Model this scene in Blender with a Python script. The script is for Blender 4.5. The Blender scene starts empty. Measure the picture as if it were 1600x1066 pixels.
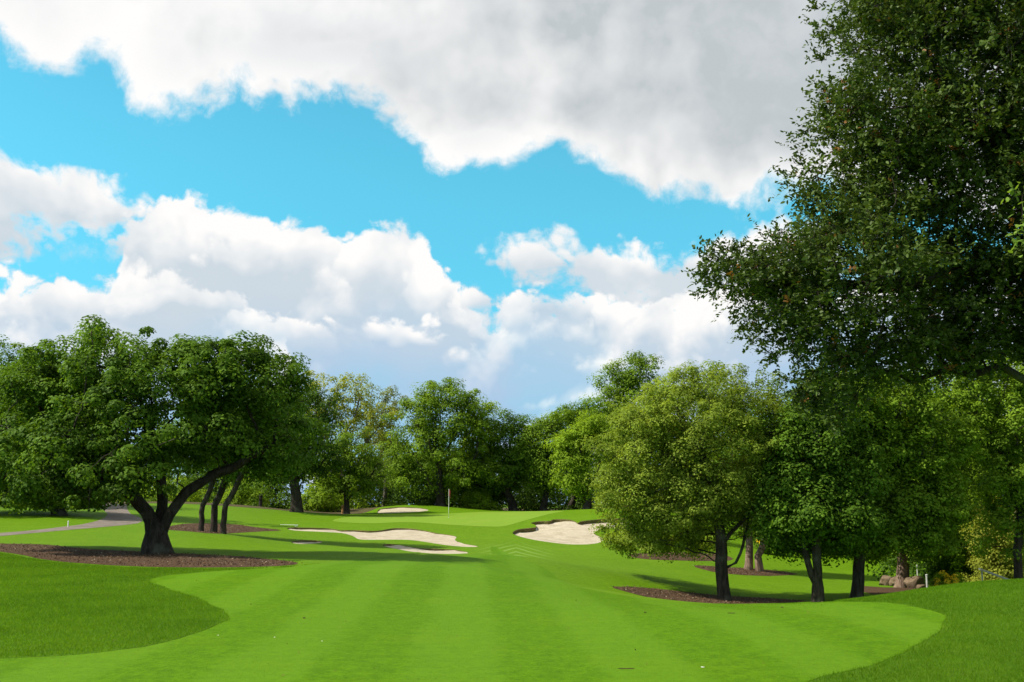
import bpy, math, random
import numpy as np
from mathutils import Vector
from mathutils.geometry import delaunay_2d_cdt

random.seed(5)
RNG = np.random.default_rng(11)
scene = bpy.context.scene
COL = scene.collection

# ------------------------------------------------------------------ camera
F = 1650.0
CAMZ = 1.65
PITCH = math.atan(255 / F)
cam_d = bpy.data.cameras.new('camera')
cam = bpy.data.objects.new('camera', cam_d)
COL.objects.link(cam)
cam.location = (0, 0, CAMZ)
cam.rotation_euler = (math.pi / 2 + PITCH, 0, 0)
cam_d.sensor_width = 36
cam_d.lens = 36 * F / 1600
cam_d.clip_start = 0.1
cam_d.clip_end = 6000
scene.camera = cam

# ------------------------------------------------------------------ sun, exposure
SUN_EL = math.radians(46)
SUN_AZ = math.radians(-9)
SUN_DIR = np.array([-math.cos(SUN_AZ) * math.cos(SUN_EL),
                    math.sin(SUN_AZ) * math.cos(SUN_EL), math.sin(SUN_EL)])
sd = bpy.data.lights.new('sun', 'SUN')
sd.energy = 5.0
sd.angle = math.radians(0.5)
sd.color = (1.0, 0.94, 0.82)
so = bpy.data.objects.new('sun', sd)
COL.objects.link(so)
so.rotation_euler = Vector(-SUN_DIR).to_track_quat('-Z', 'Y').to_euler()
scene.view_settings.view_transform = 'Standard'
scene.view_settings.look = 'None'
scene.view_settings.gamma = 1
scene.view_settings.exposure = 0.55
scene.render.engine = 'CYCLES'
scene.cycles.max_bounces = 6
scene.cycles.transparent_max_bounces = 4


# ------------------------------------------------------------------ node helpers
class NT:
    def __init__(s, tree): s.t = tree; s.n = tree.nodes; s.l = tree.links
    def new(s, typ, **kw):
        n = s.n.new(typ)
        for k, v in kw.items(): setattr(n, k, v)
        return n
    def put(s, sock, v):
        if hasattr(v, 'is_linked') or isinstance(v, bpy.types.NodeSocket): s.l.new(v, sock)
        else: sock.default_value = v
    def m(s, op, a, b=0.0, c=0.0, clamp=False):
        n = s.new('ShaderNodeMath', operation=op, use_clamp=clamp)
        s.put(n.inputs[0], a); s.put(n.inputs[1], b)
        if op in ('MULTIPLY_ADD', 'SMOOTH_MIN', 'SMOOTH_MAX', 'WRAP', 'COMPARE'): s.put(n.inputs[2], c)
        return n.outputs[0]
    def vm(s, op, a, b=None, scale=None):
        n = s.new('ShaderNodeVectorMath', operation=op)
        s.put(n.inputs[0], a)
        if b is not None: s.put(n.inputs[1], b)
        if scale is not None: s.put(n.inputs['Scale'], scale)
        return n.outputs[0]
    def mix(s, f, a, b):
        n = s.new('ShaderNodeMix', data_type='RGBA')
        s.put(n.inputs[0], f)
        for sock, v in ((n.inputs[6], a), (n.inputs[7], b)):
            s.put(sock, tuple(v) + (1,) if isinstance(v, tuple) and len(v) == 3 else v)
        return n.outputs[2]
    def noise(s, vec, scale, detail=3, rough=.5, dist=0.0):
        n = s.new('ShaderNodeTexNoise')
        s.put(n.inputs['Vector'], vec); n.inputs['Scale'].default_value = scale
        n.inputs['Detail'].default_value = detail; n.inputs['Roughness'].default_value = rough
        n.inputs['Distortion'].default_value = dist
        return n.outputs['Fac'], n.outputs['Color']
    def sstep(s, v, lo, hi):
        n = s.new('ShaderNodeMapRange', interpolation_type='SMOOTHSTEP')
        s.put(n.inputs[0], v); s.put(n.inputs[1], lo); s.put(n.inputs[2], hi)
        return n.outputs[0]


def px_dir(px, py):
    cx = (px - 800) / F; cy = (533 - py) / F
    v = np.array([cx, math.cos(PITCH) - cy * math.sin(PITCH), math.sin(PITCH) + cy * math.cos(PITCH)])
    return v / np.linalg.norm(v)


def px_ae(px, py):
    v = px_dir(px, py)
    return math.atan2(v[0], v[1]), math.asin(v[2])


# ------------------------------------------------------------------ sky: Nishita + procedural clouds, by direction
world = bpy.data.worlds.new('World')
scene.world = world
world.use_nodes = True
world.node_tree.nodes.clear()
w = NT(world.node_tree)


def curve_node(nt, val, pts, amin=-.8, amax=.8, emin=-.2, emax=.8):
    """1-D function azimuth -> elevation through a float curve"""
    x = nt.m('DIVIDE', nt.m('SUBTRACT', val, amin), amax - amin)
    n = nt.new('ShaderNodeFloatCurve')
    nt.put(n.inputs['Value'], x)
    cm = n.mapping; c = cm.curves[0]
    P = sorted([((a - amin) / (amax - amin), (e - emin) / (emax - emin)) for a, e in pts])
    P = [(0.0, P[0][1])] + P + [(1.0, P[-1][1])]
    c.points[0].location = P[0]; c.points[1].location = P[-1]
    for p in P[1:-1]: c.points.new(*p)
    cm.update()
    return nt.m('MULTIPLY_ADD', n.outputs[0], emax - emin, emin)


TOP = [(-200, 100), (0, 92), (60, 114), (110, 112), (160, 112), (215, 150), (260, 165), (350, 165), (450, 172), (545, 178), (600, 188), (640, 215),
       (680, 250), (740, 270), (790, 262), (835, 235), (870, 235), (905, 262), (960, 285), (1040, 300), (1110, 322), (1160, 338), (1230, 310), (1350, 330), (1600, 360)]
LOW = [(0, 432), (60, 428), (120, 424), (180, 410), (200, 350), (225, 318), (265, 300), (310, 292), (350, 298), (410, 318), (455, 352),
       (480, 348), (520, 372), (545, 405), (562, 378), (590, 358), (625, 352), (660, 372), (690, 405), (730, 440), (765, 478), (810, 470), (860, 462), (930, 463), (1000, 468), (1100, 455), (1300, 430), (1600, 430)]

RIDGE1 = [(-300, 470), (-100, 450), (0, 440), (60, 432), (110, 428), (160, 408), (205, 398), (245, 405), (290, 432), (340, 452), (400, 480), (440, 540), (480, 640), (520, 760), (1600, 900)]
RIDGE2 = [(-300, 900), (330, 700), (390, 560), (415, 515), (450, 494), (490, 496), (530, 488), (580, 500), (630, 486), (670, 508), (700, 545), (730, 560), (760, 600), (800, 700), (1600, 900)]
RIDGE3 = [(-300, 560), (0, 540), (100, 555), (200, 530), (300, 560), (450, 590), (560, 570), (650, 600), (740, 635), (820, 640), (900, 615), (980, 560), (1060, 520), (1150, 500), (1600, 480)]
RIDGE4 = [(-300, 900), (520, 760), (548, 440), (562, 378), (590, 358), (625, 352), (660, 372), (690, 405), (720, 470), (740, 560), (780, 700), (1600, 900)]
RIDGE5 = [(-300, 900), (740, 700), (785, 530), (815, 482), (850, 462), (900, 460), (935, 474), (965, 510), (1000, 600), (1060, 800), (1600, 900)]

q = w
tc = w.new('ShaderNodeTexCoord')
dv = tc.outputs['Generated']
_, nc = q.noise(dv, 8, 3, .55)
warp = q.vm('SCALE', q.vm('SUBTRACT', nc, (.5, .5, .5)), scale=.045)
d1 = q.vm('ADD', dv, warp)
sx = q.new('ShaderNodeSeparateXYZ'); q.put(sx.inputs[0], d1)
az = q.m('ARCTAN2', sx.outputs[0], sx.outputs[1])
el = q.m('ARCSINE', q.m('MINIMUM', q.m('MAXIMUM', sx.outputs[2], -1.), 1.))
s0 = q.new('ShaderNodeSeparateXYZ'); q.put(s0.inputs[0], dv)
el0 = s0.outputs[2]
n1, _ = q.noise(d1, 20, 8, .62)
vo = q.new('ShaderNodeTexVoronoi', feature='F1')
q.put(vo.inputs['Vector'], q.vm('ADD', d1, q.vm('SCALE', q.vm('SUBTRACT', nc, (.5, .5, .5)), scale=.03))); vo.inputs['Scale'].default_value = 30
vo.inputs['Detail'].default_value = 2; vo.inputs['Roughness'].default_value = .6; vo.normalize = True
bil = q.m('SUBTRACT', .30, vo.outputs['Distance'])
amp = q.m('ADD', q.m('MULTIPLY', q.m('SUBTRACT', n1, .5), .065), q.m('MULTIPLY', bil, .06))
wis = q.m('MULTIPLY', q.m('SUBTRACT', n1, .5), .13)
# relief: the noise falls away towards the sun -> lit
na, _ = q.noise(d1, 8, 4, .52)
nb, _ = q.noise(q.vm('ADD', d1, (-.016, 0, .020)), 8, 4, .52)
rel = q.m('MULTIPLY', q.m('SUBTRACT', na, nb), 4.2)
big, _ = q.noise(dv, 5.5, 4, .5)
lowc = q.m('SUBTRACT', 1.0, q.sstep(q.m('ADD', el0, q.m('MULTIPLY', q.m('SUBTRACT', big, .5), .15)), .05, .21))
GREY = q.mix(lowc, (.62, .70, .765), (.36, .56, .80))
WHITE = (1.0, .985, .97)
col, alpha = None, None


def over(c, m_):
    global col, alpha
    if col is None: col, alpha = c, m_
    else:
        col = q.mix(m_, col, c); alpha = q.m('MAXIMUM', alpha, m_)


def heap(D, depth, lo=.10, edge=(-.001, .010), grey=1.0):
    """a heap: bright rim on top, shading to grey as one looks deeper below the rim"""
    t = q.m('ADD', q.sstep(D, .0, depth), q.m('SUBTRACT', lo - .1, rel), clamp=True)
    over(q.mix(q.m('MULTIPLY', t, grey), WHITE, GREY), q.sstep(D, *edge))


def dn(pts, a=None): return q.m('ADD', q.m('SUBTRACT', curve_node(q, az, [px_ae(*p) for p in pts]), el), amp if a is None else a)


def blob(px, py, rx, ry):
    a, e = px_ae(px, py)
    u = q.m('DIVIDE', q.m('SUBTRACT', az, a), rx / F); v = q.m('DIVIDE', q.m('SUBTRACT', el, e), ry / F)
    r = q.m('SQRT', q.m('ADD', q.m('MULTIPLY', u, u), q.m('MULTIPLY', v, v)))
    return q.m('MULTIPLY', q.m('SUBTRACT', 1.0, r), min(rx, ry) / F), v


# streak on the right and the small bank on the left: shaded towards their undersides
for grp, k in ((((850, 402, 90, 30), (945, 424, 120, 48), (1060, 445, 150, 60), (1200, 430, 160, 70)), .9), (((105, 300, 125, 62), (20, 296, 110, 60), (-150, 310, 200, 90)), 1.0)):
    S, V_ = None, None
    for b in grp:
        r_, v_ = blob(*b)
        S = r_ if S is None else q.m('SMOOTH_MAX', S, r_, .006)
        V_ = v_ if V_ is None else q.m('ADD', V_, 0.0)
    Dk = q.m('ADD', S, amp)
    t = q.m('ADD', q.sstep(V_, .7, -1.1), q.m('MULTIPLY', rel, -1.0), clamp=True)
    over(q.mix(q.m('MULTIPLY', t, k), WHITE, GREY), q.sstep(Dk, -.002, .013))
wb, wv = blob(95, 372, 110, 16)
over(q.mix(.5, WHITE, GREY), q.m('MULTIPLY', q.sstep(q.m('ADD', wb, wis), .0, .03), .6))
heap(dn(LOW), .06, .12)
heap(dn(RIDGE1), .07, .12)


def puff(px, py, rx, ry, k=1.0, soft=.007):
    """a lit billow sitting in front of the bank; its base melts into the grey"""
    r_, v_ = blob(px, py, rx, ry)
    Dk = q.m('ADD', r_, amp)
    t = q.m('SUBTRACT', q.m('ADD', q.sstep(v_, .7, -.7), .06), q.m('ADD', rel, q.m('MULTIPLY', bil, .7)), clamp=True)
    over(q.mix(q.m('MULTIPLY', t, k), WHITE, GREY), q.m('MULTIPLY', q.sstep(Dk, -.002, soft), q.sstep(v_, -.85, .05)))


for pf in ((500, 400, 80, 45), (315, 372, 125, 72), (435, 400, 100, 60), (605, 430, 78, 72, .9), (668, 450, 50, 60), (742, 466, 30, 26, .8), (865, 492, 80, 34), (800, 505, 50, 26), (1030, 520, 90, 34), (950, 505, 40, 30),
           (110, 470, 130, 44, .9), (260, 480, 110, 40), (560, 530, 80, 34, .9, .02), (480, 530, 70, 40, .8), (645, 530, 58, 42), (1060, 575, 80, 28, .9, .02), (730, 560, 45, 22, .9, .02), (930, 575, 70, 18, .7, .02), (870, 628, 90, 12, .6, .02), (330, 570, 110, 24, .8, .02), (60, 545, 90, 26, .9, .02)):
    puff(*pf)
# the bank overhead, seen from below: white fringe, grey belly to the right
top = q.m('SUBTRACT', el, curve_node(q, az, [px_ae(*p) for p in TOP]))
DT = q.m('ADD', top, q.m('ADD', q.m('MULTIPLY', amp, .55), q.m('MULTIPLY', wis, .35)))
belly = q.sstep(q.m('ADD', q.m('ADD', s0.outputs[0], q.m('MULTIPLY', q.m('SUBTRACT', big, .5), .8)), q.m('MULTIPLY', top, .8)), -.30, .34)
t = q.m('ADD', q.m('MULTIPLY', belly, q.sstep(q.m('ADD', top, q.m('MULTIPLY', q.m('SUBTRACT', big, .5), .12)), -.005, .075)), q.m('MULTIPLY', rel, -.7), clamp=True)
t = q.m('MULTIPLY', t, q.m('MULTIPLY_ADD', n1, 1.1, .42), clamp=True)
cT = q.mix(t, q.mix(q.m('MULTIPLY', q.sstep(top, .01, .06), q.sstep(q.m('ADD', na, q.m('MULTIPLY', big, .4)), .5, .85)), (1., .99, .98), (.80, .815, .83)), (.53, .575, .60))
over(cT, q.sstep(DT, -.004, .020))
# pale blue gaps in the low haze
gap = q.m('MULTIPLY', lowc, q.sstep(q.m('ADD', na, q.m('MULTIPLY', q.m('SUBTRACT', big, .5), .6)), .52, .38))
alpha = q.m('MULTIPLY', alpha, q.m('SUBTRACT', 1.0, q.m('MULTIPLY', gap, .18)))
sky = w.new('ShaderNodeTexSky', sky_type='NISHITA')
sky.sun_disc = False
sky.sun_elevation = SUN_EL
sky.sun_rotation = math.atan2(SUN_DIR[0], SUN_DIR[1])
sky.altitude = 100; sky.air_density = 1.0; sky.dust_density = .5; sky.ozone_density = 1.0
tn = w.new('ShaderNodeMix', data_type='RGBA', blend_type='MULTIPLY'); tn.inputs[0].default_value = 1
w.put(tn.inputs[6], sky.outputs[0]); w.put(tn.inputs[7], q.mix(q.sstep(el0, .34, .10), (.50, 1.50, 1.34), (.36, 1.12, 1.16)))
b1 = w.new('ShaderNodeBackground'); w.put(b1.inputs[0], tn.outputs[2]); b1.inputs[1].default_value = .10
b2 = w.new('ShaderNodeBackground'); w.put(b2.inputs[0], col); b2.inputs[1].default_value = .69
ms = w.new('ShaderNodeMixShader')
w.put(ms.inputs[0], alpha); w.l.new(b1.outputs[0], ms.inputs[1]); w.l.new(b2.outputs[0], ms.inputs[2])
wo = w.new('ShaderNodeOutputWorld'); w.l.new(ms.outputs[0], wo.inputs[0])
world.cycles.sampling_method = 'MANUAL'
world.cycles.sample_map_resolution = 128


# ------------------------------------------------------------------ object helpers
def tag(o, label=None, cat=None, group=None, kind=None):
    if label: o['label'] = label
    if cat: o['category'] = cat
    if group: o['group'] = group
    if kind: o['kind'] = kind
    return o


def empty(name, loc, label=None, cat=None, group=None):
    o = bpy.data.objects.new(name, None)
    o.empty_display_size = .3
    COL.objects.link(o); o.location = tuple(float(v) for v in loc)
    return tag(o, label, cat, group)


def mesh(name, V, polys, mat, parent=None, tone=None, smooth=False):
    """V (n,3) world coordinates; polys: (m,k) array or list of index lists"""
    V = np.asarray(V, float)
    if parent is not None: V = V - np.array(parent.location)
    me = bpy.data.meshes.new(name)
    if isinstance(polys, np.ndarray):
        m_, k = polys.shape
        me.vertices.add(len(V)); me.vertices.foreach_set('co', V.astype(np.float32).ravel())
        me.loops.add(m_ * k); me.loops.foreach_set('vertex_index', polys.astype(np.int32).ravel())
        me.polygons.add(m_); me.polygons.foreach_set('loop_start', np.arange(0, m_ * k, k, dtype=np.int32))
        me.update(calc_edges=True)
    else:
        me.from_pydata([tuple(v) for v in V], [], [list(p) for p in polys]); me.update()
    if tone is not None:
        a = me.attributes.new('tone', 'FLOAT', 'FACE'); a.data.foreach_set('value', np.asarray(tone, np.float32))
    if smooth: me.polygons.foreach_set('use_smooth', np.ones(len(me.polygons), bool))
    if mat: me.materials.append(mat)
    o = bpy.data.objects.new(name, me); COL.objects.link(o)
    if parent is not None: o.parent = parent
    return o


# ------------------------------------------------------------------ terrain height
def at(px, py, d):
    v = px_dir(px, py); return np.array([v[0] * d / v[1], d, CAMZ + v[2] * d / v[1]])


CP = [(0,860,35),(245,865,35),(450,880,30),(-150,862,34),
 (1600,907,20),(1500,912,19.5),(1420,927,19.5),(1340,942,20),(1250,944,20),(1100,946,20.5),(1000,936,21.5),(900,915,24),(830,895,27.5),
 (1000,950,28),(1130,962,28),(1275,966,28),(1338,966,28),(960,919,34),(1130,938,38),(1275,940,37),(1338,935,38.5),(1090,888,52),(1180,892,55),(1410,918,45),(1600,925,46),(1300,885,62),(1350,850,78),(1200,850,74),(1600,860,75),
 (950,876,50),(880,851,61),(810,838,64),(940,811,74),(1000,814,74),(820,870,40),(1050,868,55),
 (700,803,88),(790,823,71),(560,817,75),(640,817,75),(860,799,90),(950,795,86),(1010,797,86),(630,789,98),(560,800,96),(750,799,96),(700,833,67),
 (530,803,92),(460,798,92),(400,791,90),(300,785,86),(200,784,86),(300,830,53),(190,815,62),(0,832,50),(0,790,80),(-200,800,70),
 (630,826,68),(520,827,67),(455,826,66),(730,855,56),(560,843,61),(620,866,47),(480,848,56),(500,862,45),(600,880,32),(350,850,45)]
W_ = [at(*c) for c in CP]
for x in (-25, -12, -4, 4, 12, 25):
    for y in (-20, 0, 6, 12): W_.append((x, y, 0))
for x in (-6, -2, 1): W_.append((x, 18, 0.0))
for x in (-9, -13): W_.append((x, 22, 0.0))
W_ += [(14, 14, .35), (22, 22, .5), (30, 40, -1.5)]
for x in (-60, -30, -10, 10, 30, 60): W_.append((x, 112, .6))
for x in (-60, 60):
    for y in (0, 40, 75): W_.append((x, y, .6 if x < 0 else -.8))
W_ = np.array(W_, float)
kern = lambda r2: 0.5 * r2 * np.log(r2 + 1e-9)


def _fit():
    n = len(W_); A = np.zeros((n + 3, n + 3)); X = W_[:, :2]
    A[:n, :n] = kern(((X[:, None] - X[None]) ** 2).sum(-1)) + np.eye(n) * 1.5
    A[:n, n] = 1; A[:n, n + 1:] = X; A[n, :n] = 1; A[n + 1:, :n] = X.T
    return np.linalg.solve(A, np.r_[W_[:, 2], 0, 0, 0])


_c = _fit()


def zt(x, y):
    x = np.atleast_1d(np.asarray(x, float)); y = np.atleast_1d(np.asarray(y, float))
    xc = np.clip(x, -60, 60); yc = np.clip(y, -20, 112)
    out = np.empty(len(x))
    for i in range(0, len(x), 20000):
        a = xc[i:i + 20000, None]; b = yc[i:i + 20000, None]
        out[i:i + 20000] = kern((a - W_[None, :, 0]) ** 2 + (b - W_[None, :, 1]) ** 2) @ _c[:len(W_)] + _c[-3] + _c[-2] * a[:, 0] + _c[-1] * b[:, 0]
    # slight lie of the land
    return out + .02 * np.sin(x * .7 + 1.3 * np.sin(y * .31)) * np.sin(y * .53 + .6 * np.sin(x * .4))


def z1(x, y): return float(zt(x, y)[0])


_D = np.exp(np.linspace(math.log(3.5), math.log(160), 420))


def hit(px, py, dmin=0):
    v = px_dir(px, py); d = _D[_D > dmin]
    zz = CAMZ + v[2] / v[1] * d - zt(v[0] / v[1] * d, d)
    i = int(np.argmax(zz < 0))
    if zz[i] >= 0: dd = 100.
    elif i == 0: dd = d[0]
    else:
        t = zz[i - 1] / (zz[i - 1] - zz[i]); dd = d[i - 1] + (d[i] - d[i - 1]) * t
    return np.array([v[0] / v[1] * dd, dd])


def smooth_poly(pts, n=3, closed=True):
    """Catmull-Rom through points"""
    P = np.array(pts, float); out = []; N = len(P)
    for i in range(N):
        p0, p1, p2, p3 = P[(i - 1) % N], P[i], P[(i + 1) % N], P[(i + 2) % N]
        for k in range(n):
            t = k / n
            out.append(.5 * ((2 * p1) + (-p0 + p2) * t + (2 * p0 - 5 * p1 + 4 * p2 - p3) * t * t + (-p0 + 3 * p1 - 3 * p2 + p3) * t ** 3))
    return np.array(out)


def region(pxpts, dmin=0, n=3, jit=0.0, extra=()):
    P = [hit(*p, dmin) for p in smooth_poly(pxpts, n)]
    P = np.array(P)
    if jit: P += RNG.normal(0, jit, P.shape)
    return P


def densify(P, maxd):
    out = []
    for a, b in zip(P, np.roll(P, -1, 0)):
        k = max(1, int(np.linalg.norm(b - a) / maxd))
        for i in range(k): out.append(a + (b - a) * i / k)
    return np.array(out)


R = {}
FAIR_L = [(-700, 1056), (-300, 1044), (0, 1030), (120, 1024), (240, 1008), (320, 985), (357, 968), (345, 953), (300, 932), (255, 919), (236, 909), (252, 901), (310, 895), (400, 889), (470, 884), (560, 874), (640, 870)]
FAIR_R = [(780, 868), (830, 880), (860, 893), (872, 905), (905, 918), (1000, 935), (1100, 944), (1250, 941), (1380, 942), (1440, 951), (1476, 962), (1467, 985), (1430, 1010), (1375, 1036), (1260, 1066), (1120, 1100)]


def open_px(pts, dmax=1e9):
    P = smooth_poly(pts, 6)[:(len(pts) - 1) * 6 + 1]
    return np.array([hit(*p) for p in P])


fl = open_px(FAIR_L); fr = open_px(FAIR_R)


def rag(P, a):
    t = np.r_[0, np.cumsum(np.linalg.norm(np.diff(P, axis=0), axis=1))]; s_ = np.arange(0, t[-1], .25)
    Q = np.c_[np.interp(s_, t, P[:, 0]), np.interp(s_, t, P[:, 1])]; rg = np.random.default_rng(4)
    return Q + rg.normal(0, a, Q.shape) * .6 + a * np.c_[np.sin(s_ * 2.1), np.cos(s_ * 1.7)]


fl = rag(fl, .022); fr = rag(fr, .022)
R['fairway'] = np.vstack([[(-9, 4.5)], fl, fr, [(1.5, 4.5)]])
R['rough_left'] = None
bed1 = region([(-70, 848), (-20, 850), (30, 850), (80, 852), (140, 858), (220, 862), (300, 866), (380, 870), (440, 876), (464, 881), (430, 885), (330, 887), (230, 886), (150, 882), (80, 876), (20, 865), (-30, 858)], jit=.03)
R['bed1'] = bed1
# left rough: between the fairway edge and the bed
i1 = int(np.argmin(np.abs(fl[:, 1] - 29.5)))
R['rough_left'] = densify(np.vstack([fl[:i1] - [.02, -.008], [hit(*p) for p in ((450, 887), (330, 889), (230, 888), (150, 884), (80, 878), (20, 867), (-30, 860), (-90, 850), (-200, 850))], [(-30, 36), (-30, 10)]]), 3.)
j1 = int(np.argmin(np.abs(fr[:, 0] - hit(1380, 942)[0])))
R['rough_right'] = densify(np.vstack([fr[j1:] + [.02, .0], [(6, 5), (26, 8), (26, 30), (14, 25), (9, 22.5), (6.8, 21.2)]]), 3.)
R['green'] = region([(522, 815), (580, 818), (640, 816), (700, 820), (760, 823), (790, 822), (822, 813), (860, 803), (880, 799), (840, 799), (760, 800), (690, 803), (620, 805), (560, 807), (530, 810)])
BK = {}
BK['left'] = region([(449, 825.6), (470, 825), (514, 826), (534, 829), (552, 829), (588, 830), (612, 826.4), (632, 826), (656, 828), (680, 833), (712, 838), (711, 844), (726, 850), (748, 853.6), (732, 854.8), (698, 852), (652, 845), (628, 843.5), (590, 843.5), (562, 843), (552, 838), (534, 833), (500, 831), (460, 829)])
BK['mid'] = region([(598, 852), (608, 850.5), (624, 851.6), (640, 854.4), (666, 857.6), (708, 859), (733, 864), (708, 865.5), (676, 865), (648, 862.8), (628, 859.5), (608, 855.6)])
BK['tiny'] = region([(455, 848), (468, 845), (494, 845), (504, 847), (490, 849.5), (470, 850)])
BK['back'] = region([(590, 801), (594, 796), (610, 793.6), (630, 792.8), (656, 794), (670, 797.5), (650, 800), (620, 801.6), (600, 802)])
BK['right'] = region([(801, 833), (809, 828), (828, 825.6), (838, 824), (836, 820), (830, 817.6), (844, 815), (860, 814.5), (866, 812), (892, 812.4), (903, 817.6), (909, 815), (940, 811.6), (962, 810.8), (988, 811), (996, 818), (984, 827), (960, 825), (940, 827), (928, 833), (942, 841), (940, 847), (920, 850.5), (888, 850.5), (852, 846.5), (824, 841.5), (808, 837)], dmin=0)
for k in BK: R['bunker_' + k] = BK[k]
R['path'] = region([(-200, 850), (-60, 844), (0, 838), (60, 832.5), (110, 828), (170, 823), (215, 818), (222, 811), (204, 803), (198, 793), (196, 788), (150, 788), (156, 794), (168, 803), (158, 812), (128, 819.5), (100, 823), (60, 828), (0, 833), (-60, 837), (-200, 842)], n=2)
R['bed2'] = region([(268, 822), (300, 818), (360, 819), (400, 824), (440, 829), (400, 831), (340, 834), (300, 831), (258, 827)], jit=.04)
R['bed3'] = region([(956, 917), (1000, 918), (1060, 924), (1120, 930), (1200, 935), (1262, 939.5), (1200, 943), (1100, 944), (1040, 939), (990, 928)], dmin=28, jit=.04)
R['bed4'] = region([(1082, 884), (1130, 886), (1180, 889), (1246, 897), (1200, 900), (1150, 898), (1110, 893)], dmin=28, jit=.05)
R['bed5'] = region([(985, 866), (1050, 863), (1130, 867), (1140, 876), (1060, 876), (1000, 873)], dmin=28, jit=.05)
R['bed6'] = region([(1338, 916), (1380, 918), (1450, 921), (1455, 931), (1400, 932), (1352, 927)], dmin=28, jit=.05)
fe = np.array([hit(*p) for p in ((-60, 792), (60, 789), (180, 787), (280, 787), (350, 790.5), (410, 795), (470, 800), (530, 804))])
R['woodland_floor'] = densify(np.vstack([[(-110, 60), (-60, 66)], fe, [(-12, 100), (0, 102), (10, 99), (16, 93), (22, 84), (30, 76), (40, 66), (60, 56), (110, 50), (110, 300), (-110, 300)]]), 2.0)

# ------------------------------------------------------------------ the ground sheet: conforming triangulation
pts = []
rad = [3.0]
while rad[-1] < 150: rad.append(rad[-1] * 1.022 + .02)
angs = np.radians(np.arange(-34, 34.01, .42))
for i, r in enumerate(rad):
    off = .21 * (i % 2)
    for a in angs + math.radians(off): pts.append((r * math.sin(a), r * math.cos(a)))
for r in [1.5, 3, 6, 12, 20, 30, 42, 56, 72, 90, 112, 140]:
    for a in np.radians(np.arange(38, 322, 5)): pts.append((r * math.sin(a), r * math.cos(a)))
for r in [180, 240, 350, 600, 1100, 2000]:
    for a in np.radians(np.arange(0, 360, 6)): pts.append((r * math.sin(a), r * math.cos(a)))


def inpoly(P, xy):
    x, y = xy[:, 0], xy[:, 1]; c = np.zeros(len(xy), bool)
    for (x0, y0), (x1, y1) in zip(P, np.roll(P, -1, 0)):
        if y0 == y1: continue
        m_ = ((y0 > y) != (y1 > y)) & (x < (x1 - x0) * (y - y0) / (y1 - y0) + x0)
        c ^= m_
    return c


def polydist(P, xy):
    d = np.full(len(xy), 1e9); bi = np.zeros(len(xy), int)
    for i, (a, b) in enumerate(zip(P, np.roll(P, -1, 0))):
        ab = b - a; t = np.clip(((xy - a) @ ab) / (ab @ ab + 1e-12), 0, 1)
        dd = np.linalg.norm(xy - (a + t[:, None] * ab), axis=1)
        m_ = dd < d; d[m_] = dd[m_]; bi[m_] = i
    return d, bi


for k, P in BK.items():
    lo, hi = P.min(0), P.max(0); st = .3
    G = np.array([(x, y) for x in np.arange(lo[0], hi[0], st) for y in np.arange(lo[1], hi[1], st)]) + RNG.uniform(-.05, .05, (1, 2))
    if len(G):
        G = G[inpoly(P, G)]; dd, _ = polydist(P, G); pts += [tuple(p) for p in G[dd > .1]]
vin = [Vector((float(a), float(b))) for a, b in pts]
keys = [k for k in R if R[k] is not None]
faces_in = []
for k in keys:
    b = len(vin); vin += [Vector((float(a), float(c))) for a, c in R[k]]; faces_in.append(list(range(b, b + len(R[k]))))
cv, ce, cf, ov, oe, of = delaunay_2d_cdt(vin, [], faces_in, 0, 1e-5, True)
CV = np.array([(v.x, v.y) for v in cv]); CF = np.array([list(f) for f in cf if len(f) == 3])
cen = CV[CF].mean(1)
ar = np.cross(CV[CF[:, 1]] - CV[CF[:, 0]], CV[CF[:, 2]] - CV[CF[:, 0]])
CF[ar < 0] = CF[ar < 0][:, ::-1]
CZ = zt(CV[:, 0], CV[:, 1])
inside = {k: inpoly(R[k], cen) for k in keys}


# ------------------------------------------------------------------ materials
def newmat(name):
    m = bpy.data.materials.new(name); m.use_nodes = True
    nt = NT(m.node_tree); nt.n.clear()
    out = nt.new('ShaderNodeOutputMaterial'); bs = nt.new('ShaderNodeBsdfPrincipled')
    nt.l.new(bs.outputs[0], out.inputs[0])
    return m, nt, bs, out


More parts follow.
